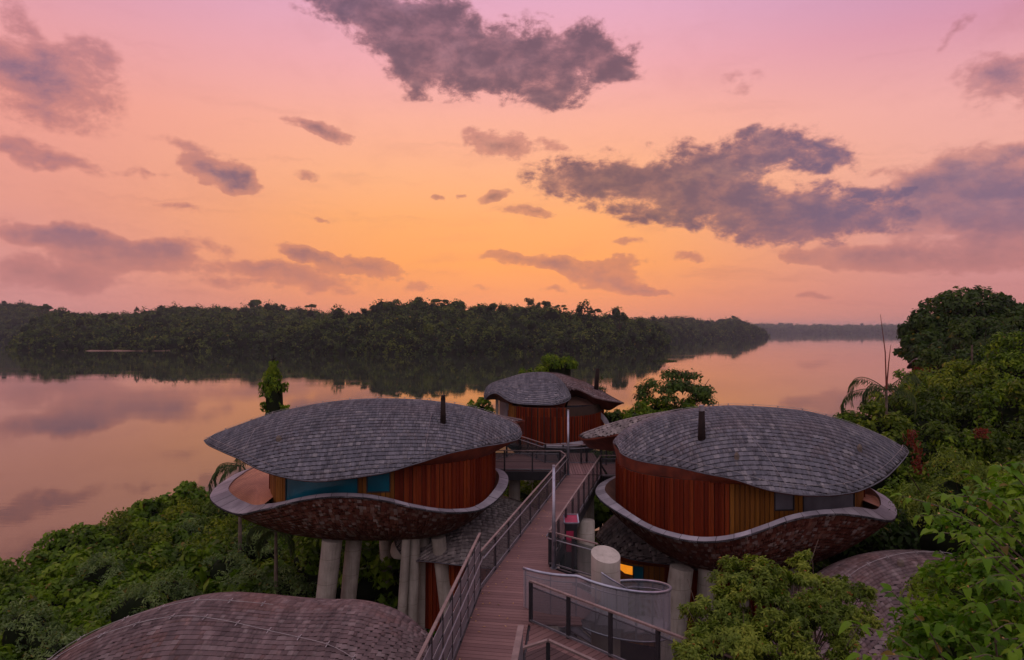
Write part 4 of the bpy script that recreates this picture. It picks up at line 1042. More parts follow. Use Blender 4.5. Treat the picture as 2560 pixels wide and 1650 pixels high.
    for x in (1277, 1300):
        a = W(x, 1010, 46.8); mb = MB(); mb.bar((a[0], a[1], 12.2), a, .22, .1); mb.part('post', 'ochre_cedar', v)
    # white curved apron round the foot of the wall
    ap = [W(1300,1122,46.0),W(1340,1124,45.2),W(1362,1112,44.9),(W(1400,1108,45.1)),W(1440,1104,45.4),W(1458,1101,45.8)]
    a = smooth_curve(ap, 20); b_ = a.copy(); b_[:, 2] -= .45; b_[:, 1] -= .35
    part('apron', np.concatenate([a, b_]), [(i, i + 1, 21 + i, 20 + i) for i in range(19)], 'zinc_cap', v)
    a = smooth_curve(P3([(1502,1030,48.0),(1514,1042,47.6),(1521,1053,47.2),(1526,1066,46.8)]), 12); b_ = smooth_curve(P3([(1502,1046,47.8),(1509,1056,47.4),(1515,1066,47.0),(1518,1072,46.6)]), 12)
    part('hull', np.concatenate([a, b_]), [(i, i + 1, 13 + i, 12 + i) for i in range(11)], 'zinc_cap', v)
    pts = smooth_curve(np.array([W(1252,1120,47)[:2], W(1310,1120,44.8)[:2], W(1380,1120,44.4)[:2], W(1460,1120,45.2)[:2], W(1512,1120,47.5)[:2], W(1515,1120,52)[:2], W(1400,1120,56)[:2], W(1280,1120,55)[:2], W(1245,1120,51)[:2]]), 50, closed=True)
    c = pts.mean(0); top = np.c_[pts, np.full(50, 12.33)]; bot = np.c_[c + (pts - c) * .45, np.full(50, 10.4)]
    part('hull', np.concatenate([top, bot]), [(i, (i + 1) % 50, 50 + (i + 1) % 50, 50 + i) for i in range(50)] + [tuple(range(50))], 'hull_underlay', v, smooth=False)
    for dx, dy in ((-1.5, -1), (1.8, -.5), (.3, 2.5)): column(v, (c[0] + dx, c[1] + dy, 10.6), (c[0] + dx * 1.5, c[1] + dy * 1.3, 3), .35, .38)
    f0 = W(1490, 968, 49.5); mb = MB(); mb.tube([f0 - [0, 0, .3], f0 + [.12, 0, 1.35]], [.17, .14], 12); fl = mb.part('flue', 'flue', v, smooth=True)
    rim_wire(v, [sf.at(i, max(sf.lmax(i) - .35, 0)) for i in range(0, 49, 2)], .06, 1.2)
    rim_wire(v, [s1.at(i, max(s1.lmax(i) - .3, 0)) for i in range(0, 29, 2)], .06, 1.2)
    return v

left_villa(); right_villa(); middle_villa()

# --- lower and nearer roofs
def low_villa(label, front, spine, back, zb, wall_ins, wall_z0, wall_z1, mat='warm_shingle', row=.25, wid=.25, single=60, p=1.7, kinds=None, extra=None, ground_floor=True, name='treehouse_villa', pb=1.9, steep=.5, line=.03, thick=.03):
    f = np.array(front); c = f.mean(0)
    v = thing(name, label, 'villa', (c[0], c[1] + back * .5, max(float(ground_z(c[0], c[1])), 1)), 'shingled leaf shaped treehouse villas')
    sf, sb, rim = roof_grid(front, spine, back, zb, n=60, m=12, p=p, pb=pb, steep=steep)
    cc = rim.mean(0); wall = rim.copy(); wall[:, :2] = cc[:2] + (rim[:, :2] - cc[:2]) * wall_ins; wall = smooth_curve(wall[::3, :2], 80, closed=True)
    add_roof(v, sf, sb, rim, wall, wall_z1, mat=mat, row=row, wid=wid, single=single, line=line, thick=thick, gap=.003 if thick > .02 else .001)
    add_wall(v, wall, wall_z0, wall_z1, kinds or (lambda px, fc: 'red_cedar'), .26)
    flush_windows()
    return v, sf, sb, rim, wall

# near left roof
fr = P3([(-120,1960,15.6),(0,2000,13.6),(200,2080,12.4),(430,2100,12.0),(650,2060,12.1),(860,1960,12.9),(1010,1810,14.3),(1090,1660,15.8),(1100,1630,16.3)])
sp = P3([(-120,1960,15.6),(20,1752,16.4),(104,1668,16.8),(179,1614,17.1),(257,1575,17.3),(339,1545,17.5),(411,1524,17.7),(500,1509,17.8),(607,1514,17.8),(700,1523,17.7),(782,1527,17.6),(865,1527,17.4),(925,1537,17.2),(985,1558,16.9),(1050,1600,16.5),(1100,1630,16.3)])
v4, sf4, sb4, rim4, _ = low_villa('large nearest shingle roof at the bottom left with a wire across it', fr, sp, 4.5, 11.6, .8, 9.0, 10.6, mat='warm_shingle', row=.17, wid=.16, single=300, p=1.6, line=.007, thick=.014)
rim_wire(v4, [sb4.at(i, .1) for i in range(2, 34)], .07, .8, r=.008)
rim_wire(v4, [sf4.at(i, .35 + 1.9 * ((i - 12) / 36) ** 2) for i in range(12, 52)], .04, .8, r=.008)

# lower villa under the left one, beside the walkway
fr = P3([(985,1345,36.5),(993,1372,35.2),(1020,1398,34.0),(1080,1405,33.2),(1150,1413,32.6),(1230,1420,32.8),(1300,1405,33.6),(1360,1370,35.0),(1395,1330,37.0)])
sp = P3([(985,1345,36.5),(1030,1290,37.8),(1090,1255,38.6),(1150,1240,39.0),(1210,1238,39.2),(1270,1248,39.2),(1320,1268,38.8),(1370,1300,38.0),(1395,1330,37.0)])
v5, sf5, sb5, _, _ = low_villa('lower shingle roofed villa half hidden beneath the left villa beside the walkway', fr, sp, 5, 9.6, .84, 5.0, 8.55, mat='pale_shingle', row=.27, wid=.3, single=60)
f0 = W(1156, 1342, 35.5); mb = MB(); mb.tube([f0 - [0, 0, .2], f0 + [0, 0, 1.2]], [.17, .14], 12); mb.part('flue', 'flue', v5, smooth=True)
rim_wire(v5, [sf5.at(i, max(sf5.lmax(i) - .3, 0)) for i in range(0, 59, 3)], .06, 1.0)
rim_wire(v5, [sb5.at(34, .0), sf5.at(36, .8), sf5.at(38, 1.5), sf5.at(41, 2.4)], .03, 9, name='down_conductor')
bag = MB(); 
V2, F2 = blob((W(1010, 1395, 36)[0], 36.6, 8.3), (.75, 1.2, .55), np.random.default_rng(1), 14, 8)
part('hull', V2, F2, 'pale_concrete', v5, smooth=True)

# lower villa under the right one, with the lit room
fr = P3([(1492,1345,36.6),(1505,1362,35.6),(1530,1380,34.9),(1570,1396,34.3),(1620,1405,33.9),(1684,1413,33.6),(1740,1424,33.5),(1797,1430,33.6),(1870,1418,34.0),(1947,1392,35.0)])
sp = P3([(1492,1345,36.6),(1520,1318,37.4),(1555,1290,38.0),(1600,1268,38.4),(1660,1258,38.6),(1730,1262,38.5),(1820,1290,38),(1900,1350,36.6),(1947,1392,35.0)])
def k6(px, fc):
    if not fc: return 'red_cedar'
    if 1545 < px < 1582: return ('window', 'lit_room', 7.6, 8.10)
    if 1584 <= px < 1612: return ('window', 'teal_glass', 7.0, 8.12)
    if px < 1660: return 'ochre_cedar'
    return 'red_cedar'
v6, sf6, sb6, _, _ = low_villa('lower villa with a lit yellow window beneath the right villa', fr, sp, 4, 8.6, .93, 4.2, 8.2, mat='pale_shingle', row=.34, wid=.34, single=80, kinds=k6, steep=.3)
mb = MB(); mb.bar(W(1536, 1418, 33.2), W(1592, 1462, 33.2), .12, .14); mb.part('stair_stringer', 'soffit_timber', v6)
rim_wire(v6, [sf6.at(i, max(sf6.lmax(i) - .3, 0)) for i in range(0, 59, 3)], .06, 1.0)

# broad shingle roof at the lower right
fr = P3([(1960,1640,22),(1990,1720,20),(2080,1800,19),(2200,1840,18.6),(2350,1820,19),(2480,1740,20.5),(2560,1640,22.5)])
sp = P3([(1960,1640,22),(2020,1540,23),(2100,1470,24),(2160,1425,24.6),(2230,1398,25),(2300,1388,25.2),(2380,1392,25.2),(2460,1430,24.6),(2530,1530,23.4),(2560,1640,22.5)])
v7, sf7, sb7, _, _ = low_villa('reddish domed shingle roof at the lower right behind the bushes', fr, sp, 5, 10.2, .8, 7.5, 9.4, mat='warm_shingle', row=.18, wid=.22, single=200, p=1.5, line=.007, thick=.014)
rim_wire(v7, [sb7.at(i, .1) for i in range(4, 55, 2)], .10, .9)
f1 = on_roof(sf7, 2247, 1410); mb = MB(); mb.tube([f1 - [0, 0, .3], f1 + [0, 0, .12], f1 + [0, 0, .2]], [.13, .12, .05], 8); mb.part('roof_vent', 'vent_cover', v7)

# a roof among the trees on the right shore
fr = P3([(2288,898,92),(2310,905,90),(2350,908,89),(2390,905,90),(2425,894,92)])
sp = P3([(2288,898,92),(2320,889,94),(2350,886,95),(2390,888,95),(2425,894,92)])
low_villa('distant shingle roof peeking out of the trees on the right shore', fr, sp, 4, 15.4, .8, 12.5, 15.5, mat='warm_shingle', row=.5, wid=.6, single=0)
# small flat roofed pavilion glimpsed between the lower villas

# ------------------------------------------------------------------ walkway
DZ = 12.0
def pt(x, y, z=DZ): return np.array([x, y, z])
LEFT = [(-1.98, 11.0), (-0.99, 21.1), (2.97, 37.6), (3.3, 39.0)]
RIGHT = [(-0.22, 11.0), (0.52, 18.76), (1.28, 23.3), (4.85, 37.6), (5.2, 39.0)]
def on(poly, y): a = np.array(poly); return float(np.interp(y, a[:, 1], a[:, 0]))
deck = link('walkway', np_mesh('walkway', [(-1.98, 11, DZ - .5), (-.22, 11, DZ - .5), (0.5, 18.76, DZ - .5), (-1.25, 18.76, DZ - .5)], [(0, 1, 2, 3)], 'dark_metal')); deck['kind'] = 'structure'
WL[deck.name] = np.zeros(3)
def plank_quad(a, b_, c_, d_, z=DZ, th=.04, mat='deck_board', name='deck_board'):
    """plan corners in order"""
    vs = [(p[0], p[1], z - th) for p in (a, b_, c_, d_)] + [(p[0], p[1], z) for p in (a, b_, c_, d_)]
    return part(name, vs, [(3, 2, 1, 0), (4, 5, 6, 7), (0, 1, 5, 4), (1, 2, 6, 5), (2, 3, 7, 6), (3, 0, 4, 7)], mat, deck)
y = 11.6; pitch = .19
while y < 37.7:
    def ends(yy):
        xl = on(LEFT, yy) + .06; sl = .20
        # boards run square to the path, falling away slightly to the right
        xr = on(RIGHT, yy - .3) - .06; 
        if 18.9 < yy < 23.6:
            xr = min(1.28 + (23.3 - yy) / .92 - .06 if yy < 23.3 else xr, 1.9 if yy < 22.2 else 9)
            xr = max(xr, on(RIGHT, yy) - .06)
        return (xl, yy), (xr, yy - .2 * (xr - xl) * .8)
    a, b_ = ends(y); d_, c_ = ends(y + pitch - .016)
    plank_quad(a, b_, c_, d_); y += pitch
# plaza in front of the middle villa, boards running away from the camera
PL = MB()
def plaza(xa, xb, ya, yb, z=DZ, n=None, skip=lambda x, y: False):
    x = xa
    while x < xb:
        y0 = ya(x) if callable(ya) else ya; y1 = yb(x) if callable(yb) else yb
        if y1 - y0 > .2: plank_quad((x, y0), (x + .132, y0), (x + .132 + (y1 - y0) * .02, y1), (x + (y1 - y0) * .02, y1), z - .004)
        x += .15
plaza(2.95, 5.1, 37.85, lambda x: 44.5, DZ)
def xplank(y0, y1, xa, xb, n=1):
    y = y0
    while y < y1: plank_quad((xa, y), (xb, y), (xb, y + .18), (xa, y + .18), DZ - .008); y += .2
xplank(39.1, 41.4, -3.6, 2.85); xplank(41.6, 44.3, -1.2, 2.85); xplank(37.85, 41.2, 5.35, 7.4)
# side deck leading down to the right, boards across it
u = np.array([.70, -.715]); w_ = np.array([-.715, -.70]); o0 = np.array([.62, 18.70])
for k_ in range(46):
    s0 = k_ * .19 - .1; p = o0 + u * s0; q = p + u * .174
    def lim(pp):
        for l in np.arange(.1, 3.0, .05):
            z_ = pp + w_ * l
            if z_[0] < on(RIGHT, z_[1]) + .02: return l
        return 2.3
    l0, l1 = min(lim(p), 2.35), min(lim(q), 2.35)
    if p[1] < 11: break
    plank_quad(p, q, q + w_ * l1, p + w_ * l0, DZ - .012)
# beams and piers that carry the boards
mb = MB()
for poly in (LEFT, RIGHT):
    P_ = [p for p in poly]
    for a, b_ in zip(P_[:-1], P_[1:]): mb.bar((a[0], a[1], DZ - .26), (b_[0], b_[1], DZ - .26), .12, .42)
mb.bar((-4.0, 39.0, DZ - .3), (3.0, 38.9, DZ - .3), .14, .5); mb.bar((-4, 41.5, DZ - .3), (2.9, 41.5, DZ - .3), .14, .5)
mb.bar((5.0, 37.7, DZ - .3), (7.4, 37.5, DZ - .3), .14, .5); mb.bar((5.1, 41.4, DZ - .3), (7.4, 41.4, DZ - .3), .14, .5)
mb.bar((.52, 18.76, DZ - .26), (6.2, 12.9, DZ - .26), .1, .42); mb.bar((1.28, 23.3, DZ - .26), (2.8, 21.9, DZ - .26), .1, .42)
mb.part('edge_beam', 'dark_metal', deck)
mb = MB()
for yy in np.arange(12.5, 38, 2.4): mb.bar((on(LEFT, yy) + .1, yy, DZ - .2), (on(RIGHT, yy) - .1, yy - .3, DZ - .2), .14, .26)
for xx in np.arange(-3.4, 2.8, 1.5): mb.bar((xx, 39.1, DZ - .2), (xx, 41.4, DZ - .2), .12, .26)
mb.part('cross_beam', 'dark_metal', deck)
for (x, y, r, lean) in ((0.15, 40.2, .33, 0), (3.9, 35.5, .36, .1), (3.3, 30.4, .38, 0), (1.4, 25.5, .38, 0), (-.5, 17.5, .34, 0), (6.3, 39.6, .3, 0), (4.2, 42.5, .35, 0)):
    mb = MB(); mb.tube([(x, y, DZ - .48), (x + lean, y, 2.5)], [r, r * 1.05], 20); mb.part('pier', 'concrete', deck, smooth=True)

rg = np.random.default_rng(8); V = []
for k_ in range(70):
    yy = rg.uniform(13, 34); xx = on(LEFT, yy) + rg.choice([rg.uniform(.05, .3), rg.uniform(.3, 1.6)]); a = rg.uniform(0, 6.28); c_, s_ = math.cos(a) * .05, math.sin(a) * .05
    V.append([(xx - c_, yy - s_, DZ + .012), (xx - s_ * .4, yy + c_ * .4, DZ + .02), (xx + c_, yy + s_, DZ + .012), (xx + s_ * .4, yy - c_ * .4, DZ + .02)])
o = link('fallen_leaves', np_mesh('fallen_leaves', np.array(V).reshape(-1, 3), np.arange(280).reshape(-1, 4), 'gold_bud')); setp(o, 'fallen leaves scattered on the walkway boards', None, None, 'stuff')

# ------------------------------------------------------------------ railings
def railing(label, path, zs=DZ, h=1.12, posts=None, sp=1.5, panel='tinted_glass', hand=.92, side=1, name='railing', group='railings along the walkway', h_uv=True, post_w=.09, cap=(.07, .04), post_mat='dark_metal', cap_mat='rail_cap', hand_r=.025, hand_off=.10, slats=0):
    path = [np.array(p, float) for p in path]; z = (lambda t: zs) if not callable(zs) else zs
    t = thing(name, label, 'railing', (path[0][0], path[0][1], z(0)), group)
    L = [0]
    for a, b_ in zip(path[:-1], path[1:]): L.append(L[-1] + np.linalg.norm(b_ - a))
    Tt = L[-1]
    def at(l):
        l = min(max(l, 0), Tt); k_ = min(max(int(np.searchsorted(L, l)) - 1, 0), len(L) - 2); f = (l - L[k_]) / (L[k_ + 1] - L[k_]); p = path[k_] * (1 - f) + path[k_ + 1] * f
        return np.array([p[0], p[1], z(l / Tt)])
    stops = []
    for a, b_ in zip(L[:-1], L[1:]):
        n = max(1, int(round((b_ - a) / sp))); stops += [a + (b_ - a) * k_ / n for k_ in range(n)]
    stops.append(Tt)
    up = lambda p, hh: (p[0], p[1], p[2] + hh)
    mb = MB(); 
    for a, b_ in zip(L[:-1], L[1:]): mb.bar(up(at(a), h), up(at(b_), h), *cap)
    mb.part('top_rail', cap_mat, t)
    for s_ in stops:
        p = at(s_); q = at(min(s_ + .05, Tt)) - at(max(s_ - .05, 0)); q /= np.linalg.norm(q); mb = MB()
        nrm = np.array([-q[1], q[0], 0]); a = p - nrm * .0
        mb.bar(up(a, -.12), up(a, h - .03), post_w, .03, up=tuple(nrm)); mb.bar(up(a + nrm * .05, -.12), up(a + nrm * .05, h - .03), post_w, .02, up=tuple(nrm)); mb.part('post', post_mat, t)
    if hand:
        pts = []
        for s_ in np.linspace(0, Tt, max(4, int(Tt * 2))):
            q = at(min(s_ + .05, Tt)) - at(max(s_ - .05, 0)); q /= np.linalg.norm(q); pts.append(up(at(s_) + np.array([-q[1], q[0], 0]) * hand_off * side, hand))
        mb = MB(); mb.tube(pts, hand_r, 8); mb.part('handrail', 'grey_metal', t, smooth=True)
    for a, b_ in zip(stops[:-1], stops[1:]):
        p, q = at(a + .05), at(b_ - .05)
        if np.linalg.norm(q - p) < .1: continue
        if slats:
            for k_ in range(slats):
                zz = .12 + (h - .2) * k_ / slats; mb = MB(); mb.bar(up(p, zz + .08), up(q, zz + .08), .015, (h - .2) / slats * .8); mb.part('slat', 'grey_metal', t)
        else:
            V = [up(p, .08), up(q, .08), up(q, h - .12), up(p, h - .12)]; ln = np.linalg.norm(q - p)
            part('infill_panel', V, [(0, 1, 2, 3)], panel, t, uv=[(0, 0), (ln, 0), (ln, h), (0, h)])
    mb = MB()
    for a, b_ in zip(L[:-1], L[1:]): mb.bar(up(at(a), .05), up(at(b_), .05), .04, .05)
    mb.part('bottom_rail', 'grey_metal', t)
    return t
railing('tall slatted railing at the near left edge of the walkway', [(-1.90, 11.9), (-0.99, 21.1)], h=1.72, sp=1.15, slats=4, hand=1.0, side=-1)
railing('long glazed railing along the left edge of the walkway', [(-0.99, 21.15), (2.97, 37.6)], sp=1.9, side=-1, panel='tinted_glass')
railing('railing on the near side of the bridge to the left villa', [(2.95, 37.75), (2.75, 38.85), (-3.6, 39.15)], sp=1.55, side=-1, panel='dark_mesh')
railing('railing along the right edge of the walkway ending at the red cabinet', [(4.85, 37.4), (1.28, 23.4)], sp=1.55, side=-1, panel='dark_mesh')
railing('short railing from the walkway corner to the right villa wall', [(4.87, 37.45), (7.2, 37.4)], sp=1.3, side=1, panel='dark_mesh')
railing('glazed railing behind the pole and the concrete cylinder', [(1.28, 23.3), (2.75, 21.95)], sp=1.0, side=-1)
railing('long diagonal railing in front of the spiral stair', [(.50, 18.72), (6.2, 12.75)], sp=1.45, side=1, panel='dark_mesh', cap=(.08, .045))
railing('mesh railing with a corner at the bottom edge of the deck', [(.20, 14.75), (.80, 15.15), (3.6, 12.2)], sp=1.6, side=1, panel='dark_mesh', hand=None, cap=(.08, .045))
railing('glazed railing in front of the middle villa', [(.5, 44.4), (2.0, 41.2), (4.15, 40.9), (4.5, 41.1)], sp=1.3, side=-1)
railing('glazed railing between the middle villa and the right villa', [(4.5, 41.15), (5.6, 40.6), (7.4, 41.3)], sp=1.3, side=-1)
railing('railing on the far side of the bridge to the left villa', [(.5, 44.3), (-1.2, 41.6), (-3.6, 41.6)], sp=1.6, side=-1)
# solid fin at the near right end of the walkway
t = thing('wall_fin', 'tall metal panel seen end on at the bottom centre of the deck', 'panel', (.1, 12.5, DZ))
mb = MB(); mb.bar((.19, 14.4, DZ + .85), (-.10, 11.4, DZ + .85), .08, 1.72); mb.part('panel', 'grey_metal', t); mb = MB(); mb.bar((.19, 14.45, DZ + 1.74), (-.10, 11.4, DZ + 1.74), .13, .04); mb.part('top_rail', 'rail_cap', t)

# lamp-less poles
def pole(x, y, label, h, r0, r1):
    t = thing('pole', label, 'pole', (x, y, DZ), 'slender metal poles beside the walkway')
    mb = MB(); mb.tube([(x, y, DZ), (x, y, DZ + h)], [r0, r1], 14); mb.part('shaft', 'galvanised', t, smooth=True)
    mb = MB(); mb.tube([(x, y, DZ + h), (x, y, DZ + h + .05)], [r1 * 1.3, r1 * 1.1], 14); mb.part('cap', 'zinc_cap', t)
    mb = MB(); mb.bar((x, y - r0 - .005, DZ + .78), (x, y - r0 - .005, DZ + .92), .03, .015, up=(0, 1, 0)); mb.part('access_cover', 'dark_metal', t)
    mb = MB(); mb.tube([(x, y, DZ), (x, y, DZ + .03)], [r0 * 1.6, r0 * 1.6], 12); mb.part('base_plate', 'grey_metal', t)
pole(1.40, 22.9, 'tapered metal pole at the corner behind the spiral stair', 3.42, .075, .045)
pole(3.10, 37.7, 'thin metal pole at the far end of the walkway in front of the middle villa', 3.55, .075, .05)

# red fronted cabinet hung outside the right railing
t = thing('hose_cabinet', 'small grey cabinet with red panels outside the right railing of the walkway', 'cabinet', (2.30, 26.8, DZ))
c = np.array([2.28, 26.4, DZ])
mb = MB(); mb.bar(c + [0, 0, -1.1], c + [0, 0, .55], .42, .4, up=(0, 1, 0)); body = mb.part('body', 'dark_metal', t)
V = [c + [-.27, -.24, .60], c + [.27, -.24, .60], c + [.27, .24, .80], c + [-.27, .24, .80]]; part('lid', V, [(0, 1, 2, 3)], 'red_panel', t, label='red sloping lid')
mb = MB(); 
for a, b_ in zip(V, V[1:] + V[:1]): mb.bar(a, b_, .05, .05)
mb.part('lid_frame', 'galvanised', t)
part('front_panel', [c + [-.20, -.24, -.5], c + [.08, -.24, -.5], c + [.08, -.24, .3], c + [-.20, -.24, .3]], [(0, 1, 2, 3)], 'red_panel', t)

# ------------------------------------------------------------------ concrete cylinder and spiral stair
CX, CY = 2.84, 20.7
t = thing('concrete_cylinder', 'pale concrete cylinder with a slanted top beside the spiral stair', 'concrete post', (CX, CY, 3))
n = 40; R0 = .44; an = np.linspace(0, 2 * np.pi, n, endpoint=False)
top = np.stack([CX + R0 * np.cos(an), CY + R0 * np.sin(an), DZ + 1.20 - .04 * np.cos(an) + .13 * np.sin(an)], -1); bot = top.copy(); bot[:, 2] = 3
part('shaft', np.concatenate([top, bot]), [(i, n + i, n + (i + 1) % n, (i + 1) % n) for i in range(n)], 'pale_concrete', t, smooth=True)
part('top_face', top + [0, 0, .002], [tuple(range(n))], 'pale_concrete', t)
st = thing('spiral_stair', 'spiral stair with a silvery perforated guard round the concrete cylinder', 'staircase', (CX, CY, 8))
A0 = R(208); RS = 1.92
def zst(a): # deck height of the stair at turn a (radians from the start)
    return DZ - max(a - .55, 0) * .42
def rad(a): return RS if a > .5 else RS + (1 - a / .5) * .62
def sp_at(a, r, z): return np.array([CX + math.cos(A0 + a) * r, CY + math.sin(A0 + a) * r, z])
# treads
for i in range(22):
    a0 = .6 + i * .21; a1 = a0 + .2; z = zst(a0) - .05
    V = [sp_at(a0, .5, z), sp_at(a0, RS - .05, z), sp_at(a1, RS - .05, z), sp_at(a1, .5, z)]; V += [p - [0, 0, .05] for p in V]
    part('tread', V, [(0, 1, 2, 3), (7, 6, 5, 4), (0, 4, 5, 1), (1, 5, 6, 2), (2, 6, 7, 3), (3, 7, 4, 0)], 'grey_metal', st)
# first landing between deck and treads
V = [(.60, 18.95, DZ - .016), (1.35, 18.4, DZ - .016), (2.05, 19.0, DZ - .016), (2.6, 20.3, DZ - .016), (2.0, 21.4, DZ - .016), (1.0, 21.4, DZ - .016)]
part('landing', V, [tuple(range(6))], 'deck_board', st)
aa = np.linspace(-.12, 5.0, 90)
railp = [sp_at(a, rad(a), zst(a) + 1.12) for a in aa]
mb = MB(); mb.tube(railp, .045, 8); mb.part('top_rail', 'galvanised', st, smooth=True)
mb = MB(); mb.tube([sp_at(a, rad(a) - .08, zst(a) + .92) for a in aa], .018, 6); mb.part('handrail', 'galvanised', st, smooth=True)
lo = [sp_at(a, rad(a), zst(a) - .25) for a in aa]; hi = [sp_at(a, rad(a), zst(a) + 1.06) for a in aa]; n = len(aa)
dist = np.r_[0, np.cumsum([np.linalg.norm(np.array(hi[i + 1])[:2] - np.array(hi[i])[:2]) for i in range(n - 1)])]
part('mesh_guard', np.concatenate([lo, hi]), [(i, i + 1, n + i + 1, n + i) for i in range(n - 1)], 'wire_mesh', st, uv=[(d, 0) for d in dist] + [(d, 1.35) for d in dist], smooth=True)
mb = MB(); mb.tube(lo, .025, 6); mb.part('bottom_rail', 'galvanised', st, smooth=True)
for a in np.arange(-.1, 5.0, .30):
    mb = MB(); mb.bar(sp_at(a, rad(a) - .02, zst(a) - .25), sp_at(a, rad(a) - .02, zst(a) + 1.1), .045, .02, up=(math.cos(A0 + a), math.sin(A0 + a), 0)); mb.part('post', 'galvanised', st)
ia = np.linspace(.75, 3.4, 40)
mb = MB(); mb.tube([sp_at(a, .66, zst(a) + .95) for a in ia], .028, 8); mb.part('inner_rail', 'galvanised', st, smooth=True)
lo = [sp_at(a, .66, zst(a) - .1) for a in ia]; hi = [sp_at(a, .66, zst(a) + .92) for a in ia]
part('inner_guard', np.concatenate([lo, hi]), [(i, i + 1, 41 + i, 40 + i) for i in range(39)], 'wire_mesh', st, uv=[(i * .045, 0) for i in range(40)] + [(i * .045, 1) for i in range(40)], smooth=True)

# ------------------------------------------------------------------ planting near the villas
def shrub_mass(name, spots, mat, leaf, count, seed, label, aspect=.55, shade=True, fill=.55):
    """spots: (x, y, z of crown centre, rx, rz)"""
    rng = np.random.default_rng(seed); bag = Bag(); core = Bag()
    for (x, y, z, rx, rz) in spots:
        n = int(count * (rx / 2.2) ** 2 * rng.uniform(.8, 1.2))
        c, nr = crown_points(n, (rx, rx, rz), 16, rng, (.24, .42), fill=fill)
        bag.quads(leaf_quads(c + [x, y, z], nr, leaf * rng.uniform(.65, 1.35, n), rng, aspect, .35))
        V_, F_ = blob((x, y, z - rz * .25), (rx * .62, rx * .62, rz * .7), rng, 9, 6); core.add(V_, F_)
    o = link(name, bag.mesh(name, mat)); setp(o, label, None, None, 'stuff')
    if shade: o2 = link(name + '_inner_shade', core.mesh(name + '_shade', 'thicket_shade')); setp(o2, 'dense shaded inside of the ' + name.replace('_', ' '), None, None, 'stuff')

rng = np.random.default_rng(21)
A, B_, C_ = [], [], []
for x in np.arange(-31.5, 0, 2.1):
    for y in np.arange(16, 67, 2.3):
        xx = x + rng.uniform(-.9, .9); yy = y + rng.uniform(-.9, .9)
        m = min(xx + 33 + 2 * math.sin(yy * .17), float(shore_y(xx)) - yy)
        if m < 1.0: continue
        px, py = pix((xx, yy, 6))
        if px < -160 or px > 1200: continue
        if yy < 21.5 and xx > -11: continue
        if -8 < xx < 3 and yy < 29: continue
        h = 4.2 + 1.5 * math.sin(xx * .45 + 1) * math.cos(yy * .33) + rng.uniform(-.7, .9)
        if xx < -26: h += 1.1
        z = float(ground_z(xx, yy)) + h
        z = min(z, 5.2 + rng.uniform(-.6, .5) if xx < -13 else (7.6 + rng.uniform(-.8, .4)) if yy > 30 else 6.4)
        if xx > -14 and 29 < yy < 46: z = min(z, 7.0)
        if xx > -13 and yy < 37.5: z = min(z, 4.4)
        rx = rng.uniform(1.5, 2.6); it = (xx, yy, z - 1.0, rx, rx * rng.uniform(.75, 1.05))
        k_ = math.sin(xx * .33 + yy * .21 + 2) + rng.uniform(-.5, .5)
        (A if k_ > .3 else B_ if k_ > -.7 else C_).append(it)
for l, xa, xb, ya, yb, zt in ((B_, 0, 24, 45, 60, 9.5), (A, 6, 20, 36, 46, 6.5), (C_, -6, 12, 50, 62, 7.6)):
    for x in np.arange(xa, xb, 2.4):
        for y in np.arange(ya, yb, 2.6):
            if l is B_ and (2 < x < 9 and y < 58): continue
            rx = rng.uniform(1.6, 2.4); l.append((x + rng.uniform(-.8, .8), y + rng.uniform(-.8, .8), zt - 1.4 + rng.uniform(-.8, .8), rx, rx * .9))
D_ = []
for px, py, d in ((330, 1480, 34), (420, 1440, 37), (620, 1420, 38), (560, 1385, 41), (150, 1590, 29), (700, 1430, 38), (480, 1310, 50), (250, 1400, 40), (60, 1520, 33), (640, 1330, 44)):
    p = W(px, py, d); D_.append((p[0], d, p[2] - .9, 1.5, 1.2)); D_.append((p[0] + 1.3, d - .6, p[2] - 1.3, 1.1, 1.0))
shrub_mass('feathery_thicket', D_, 'pale_leaf', .2, 2300, 35, 'paler feathery shrubs in the left bank thicket', .35)
shrub_mass('bank_thicket', A, 'bank_leaf', .40, 1150, 31, 'dense bright green thicket covering the left bank', .6)
shrub_mass('fine_leaved_thicket', B_, 'hill_leaf', .28, 1300, 32, 'finer leaved thicket mixed into the left bank', .45)
shrub_mass('broad_leaved_thicket', C_, 'bank_leaf', .55, 850, 33, 'broad leaved shrubs mixed into the left bank', .7)

